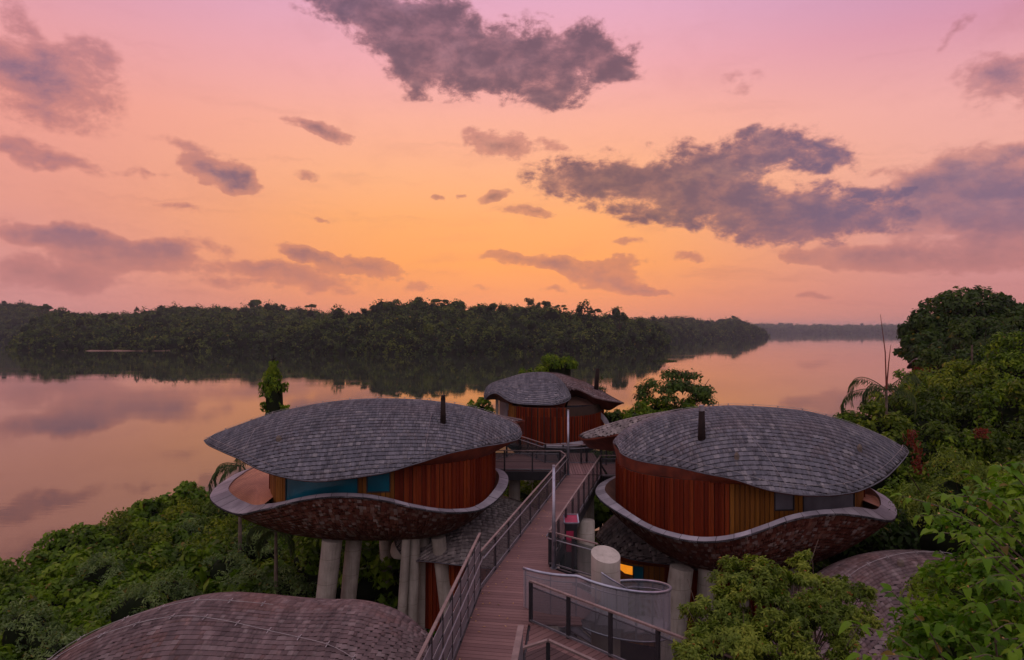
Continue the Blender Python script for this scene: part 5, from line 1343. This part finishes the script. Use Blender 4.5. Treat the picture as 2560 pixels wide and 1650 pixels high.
def tree(label, px, py, d, rx, rz, mat='hill_leaf', leaf=.32, count=3500, seed=0, cat='tree', name='tree', group=None, lobes=18, fill=.6, aspect=.55, sparse=False, shade=True, droop=.35, trunk=True, lobe_r=(.2, .36), bark='bark', rot=0):
    """crown top reaches photo pixel (px,py) at distance d"""
    rng = np.random.default_rng(seed); top = W(px, py, d); zg = max(float(ground_z(top[0], d)), .3); cz = top[2] - rz * .95
    t = thing(name, label, cat, (top[0], d, zg), group); base = WL[t.name]
    c, nr = crown_points(count, (rx, rx, rz), lobes, rng, lobe_r, fill=fill)
    cc = c + [0, 0, cz - zg]
    cr = link('crown', quads_mesh('crown', leaf_quads(cc, nr, leaf * rng.uniform(.6, 1.35, len(cc)), rng, aspect, droop), mat), t)
    if shade:
        V_, F_ = blob((0, 0, cz - zg - rz * .1), (rx * .58, rx * .58, rz * .6), rng, 10, 7); link('shade_core', np_mesh('shade_core', V_, F_, 'thicket_shade'), cr)  # solid dark blob, painted shade inside the crown, closes see-through gaps
    if trunk:
        mb = MB(); H = cz - zg; r0 = max(.10, rx * .06)
        mb.tube([(0, 0, -.4), (rx * .05, 0, H * .5), (0, .1, H)], [r0 * 1.3, r0, r0 * .5], 8)
        for k_ in range(9):
            an = k_ * 2.4 + seed; el_ = rng.uniform(-.1, .75); e = np.array([math.cos(an) * rx * .78, math.sin(an) * rx * .78, H + rz * el_]); s_ = np.array([0, .05, H * rng.uniform(.72, .98)])
            mid = (e + s_) / 2 + [0, 0, -.1 * rx]; mb.tube([s_, mid, e], [r0 * .5, r0 * .3, r0 * .08], 6)
        link('trunk', np_mesh('trunk', mb.v, mb.f, bark), t)
    return t

# trees standing behind and between the villas
tree('small round tree whose top rises behind the middle villa roof', 1395, 878, 62, 1.9, 1.9, 'grove_leaf', .24, 2600, 41, fill=.6)
tree('smaller tuft of leaves left of the round tree behind the middle villa', 1317, 915, 61, .95, 1.3, 'grove_leaf', .2, 700, 42)
tree('airy dark tree seen against the bright water between the middle and right villas', 1690, 927, 52, 3.2, 2.5, 'shore_leaf', .25, 5200, 43, lobes=34, shade=False, fill=.2, lobe_r=(.16, .3))
tree('bright bushy tree under the airy tree behind the right villa', 1640, 995, 51, 2.1, 1.6, 'grove_leaf', .24, 3000, 44)
tree('dense bushy tree at the left of the airy tree behind the right villa', 1595, 1010, 50, 1.4, 1.5, 'grove_leaf', .22, 2000, 45)
tree('dense bushy tree just above the crest of the right villa', 1730, 1000, 50, 2.2, 1.6, 'grove_leaf', .24, 2400, 46)
tree('low bush between the left and middle villa roofs', 1203, 995, 54, 1.3, 1.6, 'grove_leaf', .22, 2000, 47)
tree('small bush left of the low bush between the two roofs', 1180, 1002, 55, .8, 1.1, 'grove_leaf', .22, 700, 48)
tree('low dark bush right of the middle villa', 1560, 1030, 53, 1.7, .9, 'shore_leaf', .22, 1800, 49)
tree('straggly low bush right beside the white apron of the middle villa', 1535, 1022, 52, .8, .7, 'shore_leaf', .2, 500, 50)
tree('bare vine hung stub beside the middle villa flue', 1502, 938, 56, .7, 1.9, 'shore_leaf', .16, 420, 51, cat='dead tree', name='dead_tree', shade=False, fill=.2, lobes=14)

# trunk wrapped in creeper, with a bird on top
def creeper():
    rng = np.random.default_rng(5); d = 50; x0 = W(685, 1000, d)[0]; zt = W(685, 905, d)[2]
    t = thing('creeper_covered_trunk', 'narrow dead trunk wrapped in green creeper behind the left villa', 'tree', (x0, d, 4))
    mb = MB(); mb.tube([(0, 0, 0), (.1, 0, 7), (-.05, 0, zt - 4.15)], [.45, .35, .18], 8); link('trunk', np_mesh('trunk', mb.v, mb.f, 'bark'), t)
    n = 7000; h = rng.random(n) ** .85 * (zt - 4); f = 1 - h / (zt - 4)
    a = rng.uniform(0, 6.283, n); r = (.42 + .62 * f ** .8 + .16 * np.sin(h * 2.2) + .12 * np.sin(h * 5 + a * 2)) * (.7 + .35 * rng.random(n))
    c = np.stack([np.cos(a) * r + .12 * np.sin(h * .9), np.sin(a) * r, h], -1)
    nr = np.stack([np.cos(a), np.sin(a), np.full(n, .4)], -1) + rand_unit(n, rng) * .6; nr /= np.linalg.norm(nr, axis=1, keepdims=True)
    for (dx, z, ln) in ((-.95, zt - 5.5, 1.1), (.95, zt - 7.2, .9), (.85, zt - 5.6, .6), (-.8, zt - 7, .6)):
        m_ = 130; q = np.stack([dx * rng.uniform(.6, 1.15, m_), rng.uniform(-.3, .3, m_), z - rng.random(m_) ** 1.5 * ln], -1); c = np.r_[c, q]; nr = np.r_[nr, rand_unit(m_, rng)]
    link('creeper', quads_mesh('creeper', leaf_quads(c, nr, .2 * rng.uniform(.7, 1.3, len(c)), rng, .6, .6), 'grove_leaf'), t)
    V_, F_ = blob((0, 0, (zt - 4) * .48), (.75, .75, (zt - 4) * .5), rng, 10, 8); link('shade_core', np_mesh('shade_core', V_, F_, 'thicket_shade'), t)  # dark blob coloured as the shade behind the creeper leaves
    b_ = thing('bird', 'small dark bird perched on top of the creeper covered trunk', 'bird', (x0 - .1, d, zt + .02))
    mb = MB(); mb.tube([(-.22, 0, .16), (-.12, 0, .17), (.0, 0, .19), (.13, 0, .23), (.21, 0, .28), (.25, 0, .29)], [.015, .03, .075, .07, .045, .02], 10); link('body', np_mesh('body', mb.v, mb.f, 'bird', smooth=True), b_)
    mb = MB(); mb.tube([(.13, 0, .23), (.2, 0, .30), (.26, 0, .305)], [.05, .05, .02], 8); link('head', np_mesh('head', mb.v, mb.f, 'bird'), b_)
    mb = MB(); mb.tube([(.255, 0, .30), (.32, 0, .295)], [.015, .003], 5); link('beak', np_mesh('beak', mb.v, mb.f, 'bird'), b_)
    mb = MB(); mb.bar((-.15, 0, .165), (-.42, 0, .10), .06, .015); link('tail', np_mesh('tail', mb.v, mb.f, 'bird'), b_)
    for s_ in (-.03, .03): mb = MB(); mb.tube([(0, s_, .15), (.02, s_, -.02)], [.01, .008], 5); link('leg', np_mesh('leg', mb.v, mb.f, 'bird'), b_)
creeper()

# palms
def palm(label, base, crown, fronds, leaf_l, seed, spears=(), mat='palm_leaf'):
    """fronds: list of (end dx, dy, dz, arch height)"""
    rng = np.random.default_rng(seed); t = thing('palm_tree', label, 'palm', tuple(base)); c = np.array(crown) - base
    mb = MB(); mb.tube([(0, 0, -.3), c * .5, c], [.13, .11, .08], 8); link('trunk', np_mesh('trunk', mb.v, mb.f, 'pale_bark'), t)
    for (dx, dy, dz, ar) in fronds:
        e = np.array([dx, dy, dz]); pts = []
        for s_ in np.linspace(0, 1, 22): q = c + e * s_ + np.array([0, 0, ar * 4 * s_ * (1 - s_)]); q[:2] = c[:2] + e[:2] * math.sin(s_ * 1.9) / math.sin(1.9) if s_ > 0 else c[:2]; pts.append(q)
        pts = np.array(pts); mb = MB(); mb.tube(pts, list(np.linspace(.035, .008, 22)), 5); fr = link('frond', np_mesh('frond', mb.v, mb.f, mat), t)
        bag = []
        for i in range(2, 22):
            for side in (-1, 1):
                for k_ in range(2):
                    p = pts[i] + (pts[i - 1] - pts[i]) * k_ * .5; tan = pts[i] - pts[i - 1]; tan /= np.linalg.norm(tan)
                    sd = np.cross(tan, [0, 0, 1]); sd /= np.linalg.norm(sd) + 1e-6
                    l_ = leaf_l * math.sin(.35 + i / 21 * 2.4) * rng.uniform(.8, 1.1); d_ = sd * side * .55 + tan * .35 + np.array([0, 0, -.75]) + rng.normal(size=3) * .08; d_ /= np.linalg.norm(d_)
                    wv = np.cross(d_, sd); wv /= np.linalg.norm(wv) + 1e-6; w2 = .028
                    bag.append([p, p + d_ * l_ * .5 + wv * w2, p + d_ * l_ + [0, 0, -.05], p + d_ * l_ * .5 - wv * w2])
        link('leaflets', quads_mesh('leaflets', np.array(bag), mat), fr)
    for pts, r in spears:
        mb = MB(); mb.tube([np.array(p) - base for p in pts], [r, r * .7, r * .25], 6); link('spear', np_mesh('spear', mb.v, mb.f, 'soffit_timber'), t)
cp = W(2216, 975, 46)
palm('tall palm with drooping fronds and upright spears on the right bank', (cp[0], 46, 8), cp, [(-2.5, -.4, -.9, 1.3), (-2.6, .5, -1.9, .7), (2.1, .3, .3, .9), (1.2, -1.2, -1.6, .7), (-.8, 1.2, -1.5, .9), (.9, 1.3, -1.3, .9), (-1.3, -1.4, -2.0, .5)], .85, 3,
     spears=(([cp, W(2213, 880, 46), W(2201, 786, 46)], .05), ([cp, W(2222, 905, 46), W(2227, 862, 46)], .05)))
cp = W(600, 1165, 43)
palm('small feathery palm behind the terrace of the left villa', (cp[0], 43, 5), cp, [(-1.5, 0, -1.3, .7), (-1.0, -.6, -1.9, .5), (1.2, 0, -.4, .7), (-.4, .8, -.6, .8), (.8, -.9, -1.3, .5), (-1.9, .3, -2.0, .6)], .6, 4)
cp = W(2430, 862, 62)
palm('dark palm showing among the trees on the right slope', (cp[0], 62, 10), cp, [(-1.9, 0, -.4, .8), (1.8, 0, -.3, .9), (-.8, -.8, .2, .8), (1.0, -.8, -.8, .7)], .7, 5)
cp = W(690, 1330, 37)
palm('grey green fern like palm under the left villa', (cp[0], 37, 4), cp, [(-1.4, 0, -.5, .5), (1.0, -.5, -1.0, .4), (-.6, -.9, -1.0, .5), (.6, .6, -.5, .5)], .6, 6)

# right slope
GH = 'trees crowding the green slope on the right'
big = [(2420, 724, 108, 7.5, 6.5), (2345, 765, 106, 5.5, 6), (2302, 800, 104, 3.6, 4.5), (2495, 752, 112, 6, 5.5), (2560, 765, 112, 6, 6), (2330, 830, 100, 3.8, 3.5)]
labs = ['broad dark tree highest on the far right shore', 'dark dome shaped tree left of the highest one on the right shore', 'outermost dark tree leaning over the water on the right shore',
        'bushy dark tree right of the highest one on the right shore', 'dark tree at the right edge of the picture on the shore', 'low hanging dark tree just above the distant roof']
for i, (a, l) in enumerate(zip(big, labs)):
    tree(l, *a, mat='dark_leaf', leaf=.62, count=5200, seed=60 + i, aspect=.7, lobes=26)
mid_ = [(2455, 800, 84, 5.5, 4.5, 'dark_leaf'), (2555, 815, 80, 5.0, 4.5, 'dark_leaf'), (2395, 850, 78, 4.2, 3.4, 'dark_leaf')]
for i, (px, py, d, rx, rz, mt) in enumerate(mid_):
    tree(['bluish green rounded tree below the highest trees on the right shore', 'bluish green rounded tree at the right edge below the highest trees', 'dark low tree beside the distant roof on the right shore'][i], px, py, d, rx, rz, mat=mt, leaf=.5, count=4200, seed=70 + i, lobes=20)
slope = [(2110, 1042, 46, 1.9, 2.2), (2150, 1000, 50, 2.2, 2.4), (2200, 1010, 44, 2.0, 2.6), (2250, 945, 54, 2.6, 3.0), (2300, 925, 58, 3.0, 3.0), (2360, 890, 60, 3.2, 3.2), (2420, 915, 55, 3.0, 3.0), (2480, 880, 58, 3.4, 3.6), (2550, 835, 56, 3.4, 4.0),
         (2290, 985, 48, 2.6, 3.0), (2350, 975, 50, 2.8, 3.0), (2430, 975, 48, 2.7, 3.2), (2510, 950, 47, 3.0, 3.4), (2580, 930, 46, 2.8, 3.4), (2260, 1060, 43, 2.2, 3.0), (2340, 1065, 42, 2.4, 3.0), (2420, 1060, 41, 2.4, 3.2), (2500, 1055, 40, 2.6, 3.2), (2580, 1050, 39, 2.4, 3.2),
         (2180, 1080, 40, 1.8, 2.4), (2300, 1160, 37, 2.0, 2.8), (2390, 1150, 36, 2.2, 2.8), (2480, 1160, 34, 2.2, 3.0), (2570, 1150, 33, 2.2, 3.0), (2230, 1230, 36, 1.7, 2.4)]
for i, (px, py, d, rx, rz) in enumerate(slope):
    row, k0 = [(r_, k_) for r_, k_ in (('lowest', 19), ('third', 14), ('second', 9), ('topmost', 0)) if i >= k_][0]
    tree(f"leafy green tree on the right slope, {['first', 'second', 'third', 'fourth', 'fifth', 'sixth', 'seventh', 'eighth', 'ninth'][i - k0]} from the left in its {row} row", px, py, d, rx, rz, mat='hill_leaf' if i % 4 else 'grove_leaf', leaf=.30 if d > 40 else .26, count=int(2300 * (rx / 2.4) ** 2), seed=80 + i, group=GH, lobes=22, trunk=(i % 3 == 0), fill=.5)
rng = np.random.default_rng(77); S1 = []
for x in np.arange(10, 62, 3.0):
    for y in np.arange(26, 96, 3.2):
        xx = x + rng.uniform(-1, 1); yy = y + rng.uniform(-1, 1); px, py = pix((xx, yy, ground_z(xx, yy)))
        if px < 1880 or px > 2680 or float(shore_y(xx)) - yy < 3: continue
        if xx < 19 and yy < 44: continue
        S1.append((xx, yy, float(ground_z(xx, yy)) + 1.3 + rng.uniform(-.4, .6), 2.1, 1.7))
for px, py, d in ((2120, 1330, 35), (2180, 1310, 34), (2060, 1400, 36), (2240, 1330, 33), (2300, 1300, 33), (2000, 1420, 37), (2140, 1390, 36), (2380, 1320, 32), (2330, 1360, 33)):
    p = W(px, py, d); S1.append((p[0], d, p[2] - 1.2, 1.7, 1.6))
shrub_mass('slope_undergrowth', S1, 'dark_leaf', .34, 900, 34, 'dark undergrowth beneath the trees of the right slope', .5)
tree('pale green fine leaved bush standing in front of the dark slope', 2370, 1140, 27, 2.0, 2.6, 'small_leaf', .15, 7000, 120, cat='bush', aspect=.32)
tree('second pale fine leaved bush right of the first on the slope', 2450, 1165, 27, 1.6, 2.4, 'small_leaf', .15, 5000, 121, cat='bush', aspect=.32)
for i, (px, py, d, h) in enumerate(((2278, 1075, 39.5, 1.0), (2295, 1120, 36.5, 1.4), (2452, 1072, 37.5, .5))):
    p = W(px, py, d); rng = np.random.default_rng(i); n = 160
    t = thing('red_creeper', ['red leaved creeper hanging right of the right villa roof tip', 'longer strand of red leaves below the first red creeper', 'tiny red leaved tuft high on the right slope'][i], 'creeper', (p[0], d, p[2] - h))
    c = np.stack([rng.normal(size=n) * .16 + .1 * np.sin(np.arange(n) * .1), rng.normal(size=n) * .15, rng.random(n) * h], -1)
    link('leaves', quads_mesh('leaves', leaf_quads(c, rand_unit(n, rng), .16, rng, .6, .6), 'red_leaf'), t)

# bush with small leaves in front of the right villa's columns
def front_bush():
    rng = np.random.default_rng(9)
    outline = [(1715, 1500), (1760, 1495), (1800, 1445), (1850, 1385), (1900, 1382), (1950, 1410), (2000, 1418), (2050, 1412), (2100, 1425), (2150, 1450), (2195, 1495)]
    lob = []
    for k_, (x_, r_, d_) in enumerate([(1735, .40, 15.4), (1790, .55, 15.8), (1850, .75, 16.4), (1905, .6, 16.2), (1960, .6, 16.4), (2030, .65, 16.6), (2095, .6, 16.4), (2150, .42, 16.2), (1820, .7, 15.6), (1990, .7, 15.8)]):
        top = np.interp(x_, [o[0] for o in outline], [o[1] for o in outline]) + (60 if k_ > 7 else 0); lob.append((x_, top + r_ * F / d_ * .92, d_, r_))
    lob += [(1998, 1412, 17.2, .30), (2015, 1392, 17.4, .22), (1762, 1600, 15.0, .6), (1735, 1640, 14.6, .55), (1850, 1610, 14.8, .9), (1950, 1620, 14.8, .9), (2050, 1590, 15.2, .7), (2000, 1680, 14.4, .8), (1880, 1700, 14.2, .9), (2085, 1540, 15.6, .6), (2150, 1560, 15.6, .5), (1900, 1520, 15.4, .8), (2000, 1540, 15.4, .7), (2120, 1610, 15.0, .5), (2110, 1660, 14.6, .45), (1760, 1690, 14.2, .6)]
    p0 = W(1900, 1700, 15.4)
    t = thing('bush', 'big bush of small pale green leaves in front of the right villa columns', 'bush', (p0[0], 15.4, 6))
    base = WL[t.name]; V = []; ends = []
    for (px, py, d, r) in lob:
        c0 = W(px, py, d) - base; n = int(3300 * r ** 1.7) + 150
        # leaves sit in little rosettes at twig ends
        k_ = max(18, n // 16); tc, _ = crown_points(k_, (r, r, r * .85), 12, rng, (.3, .5), fill=.25); ends.append(c0)
        m_ = 16; a = rng.uniform(0, 6.283, (k_, m_)); up_ = tc / (np.linalg.norm(tc, axis=1, keepdims=True) + .01) + [0, 0, .9]; up_ /= np.linalg.norm(up_, axis=1, keepdims=True)
        s1 = np.cross(up_, [0.3, 1, 0.2]); s1 /= np.linalg.norm(s1, axis=1, keepdims=True); s2 = np.cross(up_, s1)
        el_ = rng.uniform(-.5, .75, (k_, m_))
        dirs = (np.cos(a)[..., None] * s1[:, None] + np.sin(a)[..., None] * s2[:, None]) * np.cos(el_)[..., None] + up_[:, None] * np.sin(el_)[..., None]
        L_ = .115 * rng.uniform(.6, 1.25, (k_, m_, 1)); b0 = (tc + c0)[:, None] - up_[:, None] * rng.uniform(0, .12, (k_, m_, 1)); sd = np.cross(dirs, up_[:, None]); sd /= np.linalg.norm(sd, axis=2, keepdims=True) + 1e-6
        nn = np.cross(sd, dirs)
        q = np.stack([b0, b0 + dirs * L_ * .5 + sd * L_ * .19 + nn * L_ * .08, b0 + dirs * L_ - [0, 0, .02], b0 + dirs * L_ * .5 - sd * L_ * .19 + nn * L_ * .08], 2).reshape(-1, 4, 3); V.append(q)
    V = np.concatenate(V); cr = link('crown', quads_mesh('crown', V, 'small_leaf'), t)
    mb = MB(); root = np.array([0, 0, 0]); fork = np.array([0, 0, 4.2]); mb.tube([root, fork * .5, fork], [.16, .13, .11], 8)
    for e in ends:
        mb.tube([fork + (e - fork) * .0, fork + (e - fork) * .45 + [0, .05, -.1], e], [.05, .03, .008], 5)
        for k_ in range(3): q = e + rng.normal(size=3) * .35; mb.tube([fork + (e - fork) * .7, q], [.018, .005], 4)
    link('trunk', np_mesh('trunk', mb.v, mb.f, 'pale_bark'), t)
front_bush()

# near tree at the right with big drooping leaves
def curved_leaves(base, axis, nrm, L_, wid, curl):
    """8-vertex leaves bent down along the midrib"""
    n = len(base); ax = axis / np.linalg.norm(axis, axis=1, keepdims=True); s_ = np.cross(ax, nrm); s_ /= np.linalg.norm(s_, axis=1, keepdims=True) + 1e-6; nn = np.cross(s_, ax); L_ = L_[:, None]; curl = curl[:, None]
    def P_(u_, v_): return base + ax * L_ * (u_ - .12 * curl * u_ * u_) + s_ * L_ * wid * v_ + nn * L_ * (abs(v_) * .35 * .6 - curl * .55 * u_ * u_)
    rows = [(.10, .26), (.32, .48), (.60, .44), (.84, .24)]
    pts = [P_(0, 0)] + [P_(u_, v_ * k_) for u_, v_ in rows for k_ in (-1, 0, 1)] + [P_(1, 0)]
    V = np.stack(pts, 1).reshape(-1, 3); b_ = (np.arange(n) * 14)[:, None, None]
    return V, (b_ + LEAF_Q[None]).reshape(-1, 4)
LEAF_Q = np.array([[0, 3, 2, 1], [1, 2, 5, 4], [2, 3, 6, 5], [4, 5, 8, 7], [5, 6, 9, 8], [7, 8, 11, 10], [8, 9, 12, 11], [10, 11, 12, 13]])
def near_tree():
    rng = np.random.default_rng(14); p0 = W(2700, 1650, 8.4)
    t = thing('tree', 'near tree at the lower right with large drooping yellow green leaves', 'tree', (p0[0], 8.4, 6)); base = WL[t.name]
    twigs = [((2640,1330,8.0),(2540,1190,7.6),(2490,1165,7.4)), ((2640,1300,8.0),(2600,1170,7.8),(2540,1160,7.6)), ((2600,1330,8.0),(2480,1230,7.8),(2420,1185,7.6)), ((2640,1400,8.0),(2480,1260,7.8),(2372,1240,7.6)), ((2600,1400,8.2),(2440,1270,8.4),(2352,1235,8.4)),
             ((2560,1420,8.4),(2420,1300,8.2),(2300,1290,8.2)), ((2540,1420,8.6),(2400,1290,8.8),(2255,1240,8.8)), ((2560,1460,8.4),(2430,1350,8.2),(2330,1330,8.0)), ((2560,1500,8.4),(2450,1380,8.0),(2400,1330,7.6)), ((2640,1500,8),(2540,1400,7.4),(2440,1400,7.2)),
             ((2640,1550,8),(2520,1440,7.6),(2420,1470,7.4)), ((2480,1700,7.6),(2420,1600,7.4),(2360,1560,7.2)), ((2400,1760,7.6),(2330,1590,7.4),(2228,1478,7.2)), ((2400,1760,7.4),(2270,1610,7.2),(2130,1560,7.0)), ((2420,1740,7.2),(2300,1650,7.0),(2150,1640,6.8)), ((2500,1720,7.4),(2480,1560,7.2),(2430,1500,7.0)),
             ((2640,1600,7.4),(2560,1470,7.0),(2490,1450,6.8)), ((2640,1640,7.6),(2540,1560,7.2),(2470,1590,7.0)), ((2560,1720,7.2),(2480,1640,7.0),(2400,1660,6.8)), ((2640,1450,8.2),(2580,1330,8.0),(2500,1320,7.8)), ((2640,1380,8.4),(2590,1260,8.2),(2520,1250,8.0)), ((2640,1700,7),(2590,1600,6.8),(2530,1630,6.6)),
             ((2350,1780,7.4),(2330,1700,7.2),(2280,1650,7.0)), ((2560,1400,8.6),(2480,1340,8.6),(2420,1360,8.6)), ((2600,1520,8.4),(2500,1500,8.4),(2420,1540,8.4)), ((2600,1600,8.4),(2500,1600,8.4),(2440,1640,8.4))]
    mb = MB(); Bs = []; Ax = []; Nr = []; Ls = []; Cu = []; buds = []
    fork = np.array([0, 0, W(2700, 1650, 8.4)[2] - 6 + .3])
    mb.tube([(0, 0, -2), (0, 0, fork[2] * .6), fork], [.14, .11, .09], 8)
    for tw in twigs:
        P_ = smooth_curve([W(*q) - base for q in tw], 16); mb.tube(P_, list(np.linspace(.014, .004, 16)), 5); mb.tube([fork, (fork + P_[0]) / 2, P_[0]], [.04, .025, .014], 5)
        for i in range(3, 16):
            tan = P_[i] - P_[i - 1]; tan /= np.linalg.norm(tan); sd = np.cross(tan, [0, 0, 1]); sd /= np.linalg.norm(sd)
            side = 1 if i % 2 else -1
            for rep in range(1 if i < 14 else 2):
                a = tan * .55 + sd * side * (.8 - rep * .9) + np.array([0, 0, .18]) + rng.normal(size=3) * .16
                Bs.append(P_[i]); Ax.append(a); Nr.append(np.array([0, 0, 1.0]) + rng.normal(size=3) * .22); Ls.append(.145 * rng.uniform(.65, 1.2)); Cu.append(rng.uniform(1.0, 2.1))
            if rng.random() < .22: buds.append(P_[i] + [0, 0, .02])
    # denser foliage filling the crown behind the long twigs
    lob = [(2520, 1560, 9.2, .75), (2440, 1470, 9.6, .7), (2560, 1420, 9.4, .7), (2400, 1610, 9.2, .65), (2560, 1680, 8.8, .7), (2330, 1640, 9.4, .5), (2500, 1300, 10.0, .55), (2400, 1360, 10.2, .5), (2290, 1560, 9.8, .35), (2560, 1250, 9.6, .4)]
    for (px, py, d, r) in lob:
        n = int(900 * r ** 1.6); c, nr = crown_points(n, (r, r, r), 12, rng, (.3, .5), fill=.3); c = c + W(px, py, d) - base
        for i in range(n): Bs.append(c[i]); Ax.append(nr[i] * np.array([1, 1, .3]) + rng.normal(size=3) * .4); Nr.append(np.array([0, 0, 1.0]) + rng.normal(size=3) * .35); Ls.append(.12 * rng.uniform(.6, 1.2)); Cu.append(rng.uniform(.5, 1.5))
    V, Fq = curved_leaves(np.array(Bs), np.array(Ax), np.array(Nr), np.array(Ls), .60, np.array(Cu))
    link('trunk', np_mesh('trunk', mb.v, mb.f, 'pale_bark'), t)
    # the largest leaves are pieces of their own, the rest one mass
    px_ = np.array([pix(np.array(b_) + base) for b_ in Bs]); dist = np.array([np.linalg.norm(np.array(b_) + base - [0, 0, CZ]) for b_ in Bs])
    vis = (px_[:, 0] > 0) & (px_[:, 0] < 2560) & (px_[:, 1] < 1650); score = np.array(Ls) / dist * vis; order = np.argsort(-score); single = order[:290]; rest = order[290:]
    cr = link('crown', np_mesh('crown', V, np.concatenate([Fq[i * 8:(i + 1) * 8] for i in rest]), 'broad_leaf'), t); cr['kind'] = 'stuff'
    for i in single: link('leaf', np_mesh('leaf', V[i * 14:(i + 1) * 14], LEAF_Q, 'broad_leaf'), t)
    bb = np.array(buds); link('buds', quads_mesh('buds', leaf_quads(bb, rand_unit(len(bb), rng), .035, rng, .6, 0), 'gold_bud'), t)
near_tree()
# mid sized bush between the near tree and the domed roof
tree('dark glossy bush partly covering the domed roof at the lower right', 2420, 1400, 13.5, 1.3, 1.2, 'grove_leaf', .10, 6500, 130, cat='bush', lobes=24, fill=.35, aspect=.45)
tree('lower dark bush in front of the domed roof', 2370, 1510, 12.0, 1.0, 1.0, 'grove_leaf', .09, 5000, 131, cat='bush', lobes=24, fill=.35, aspect=.45)
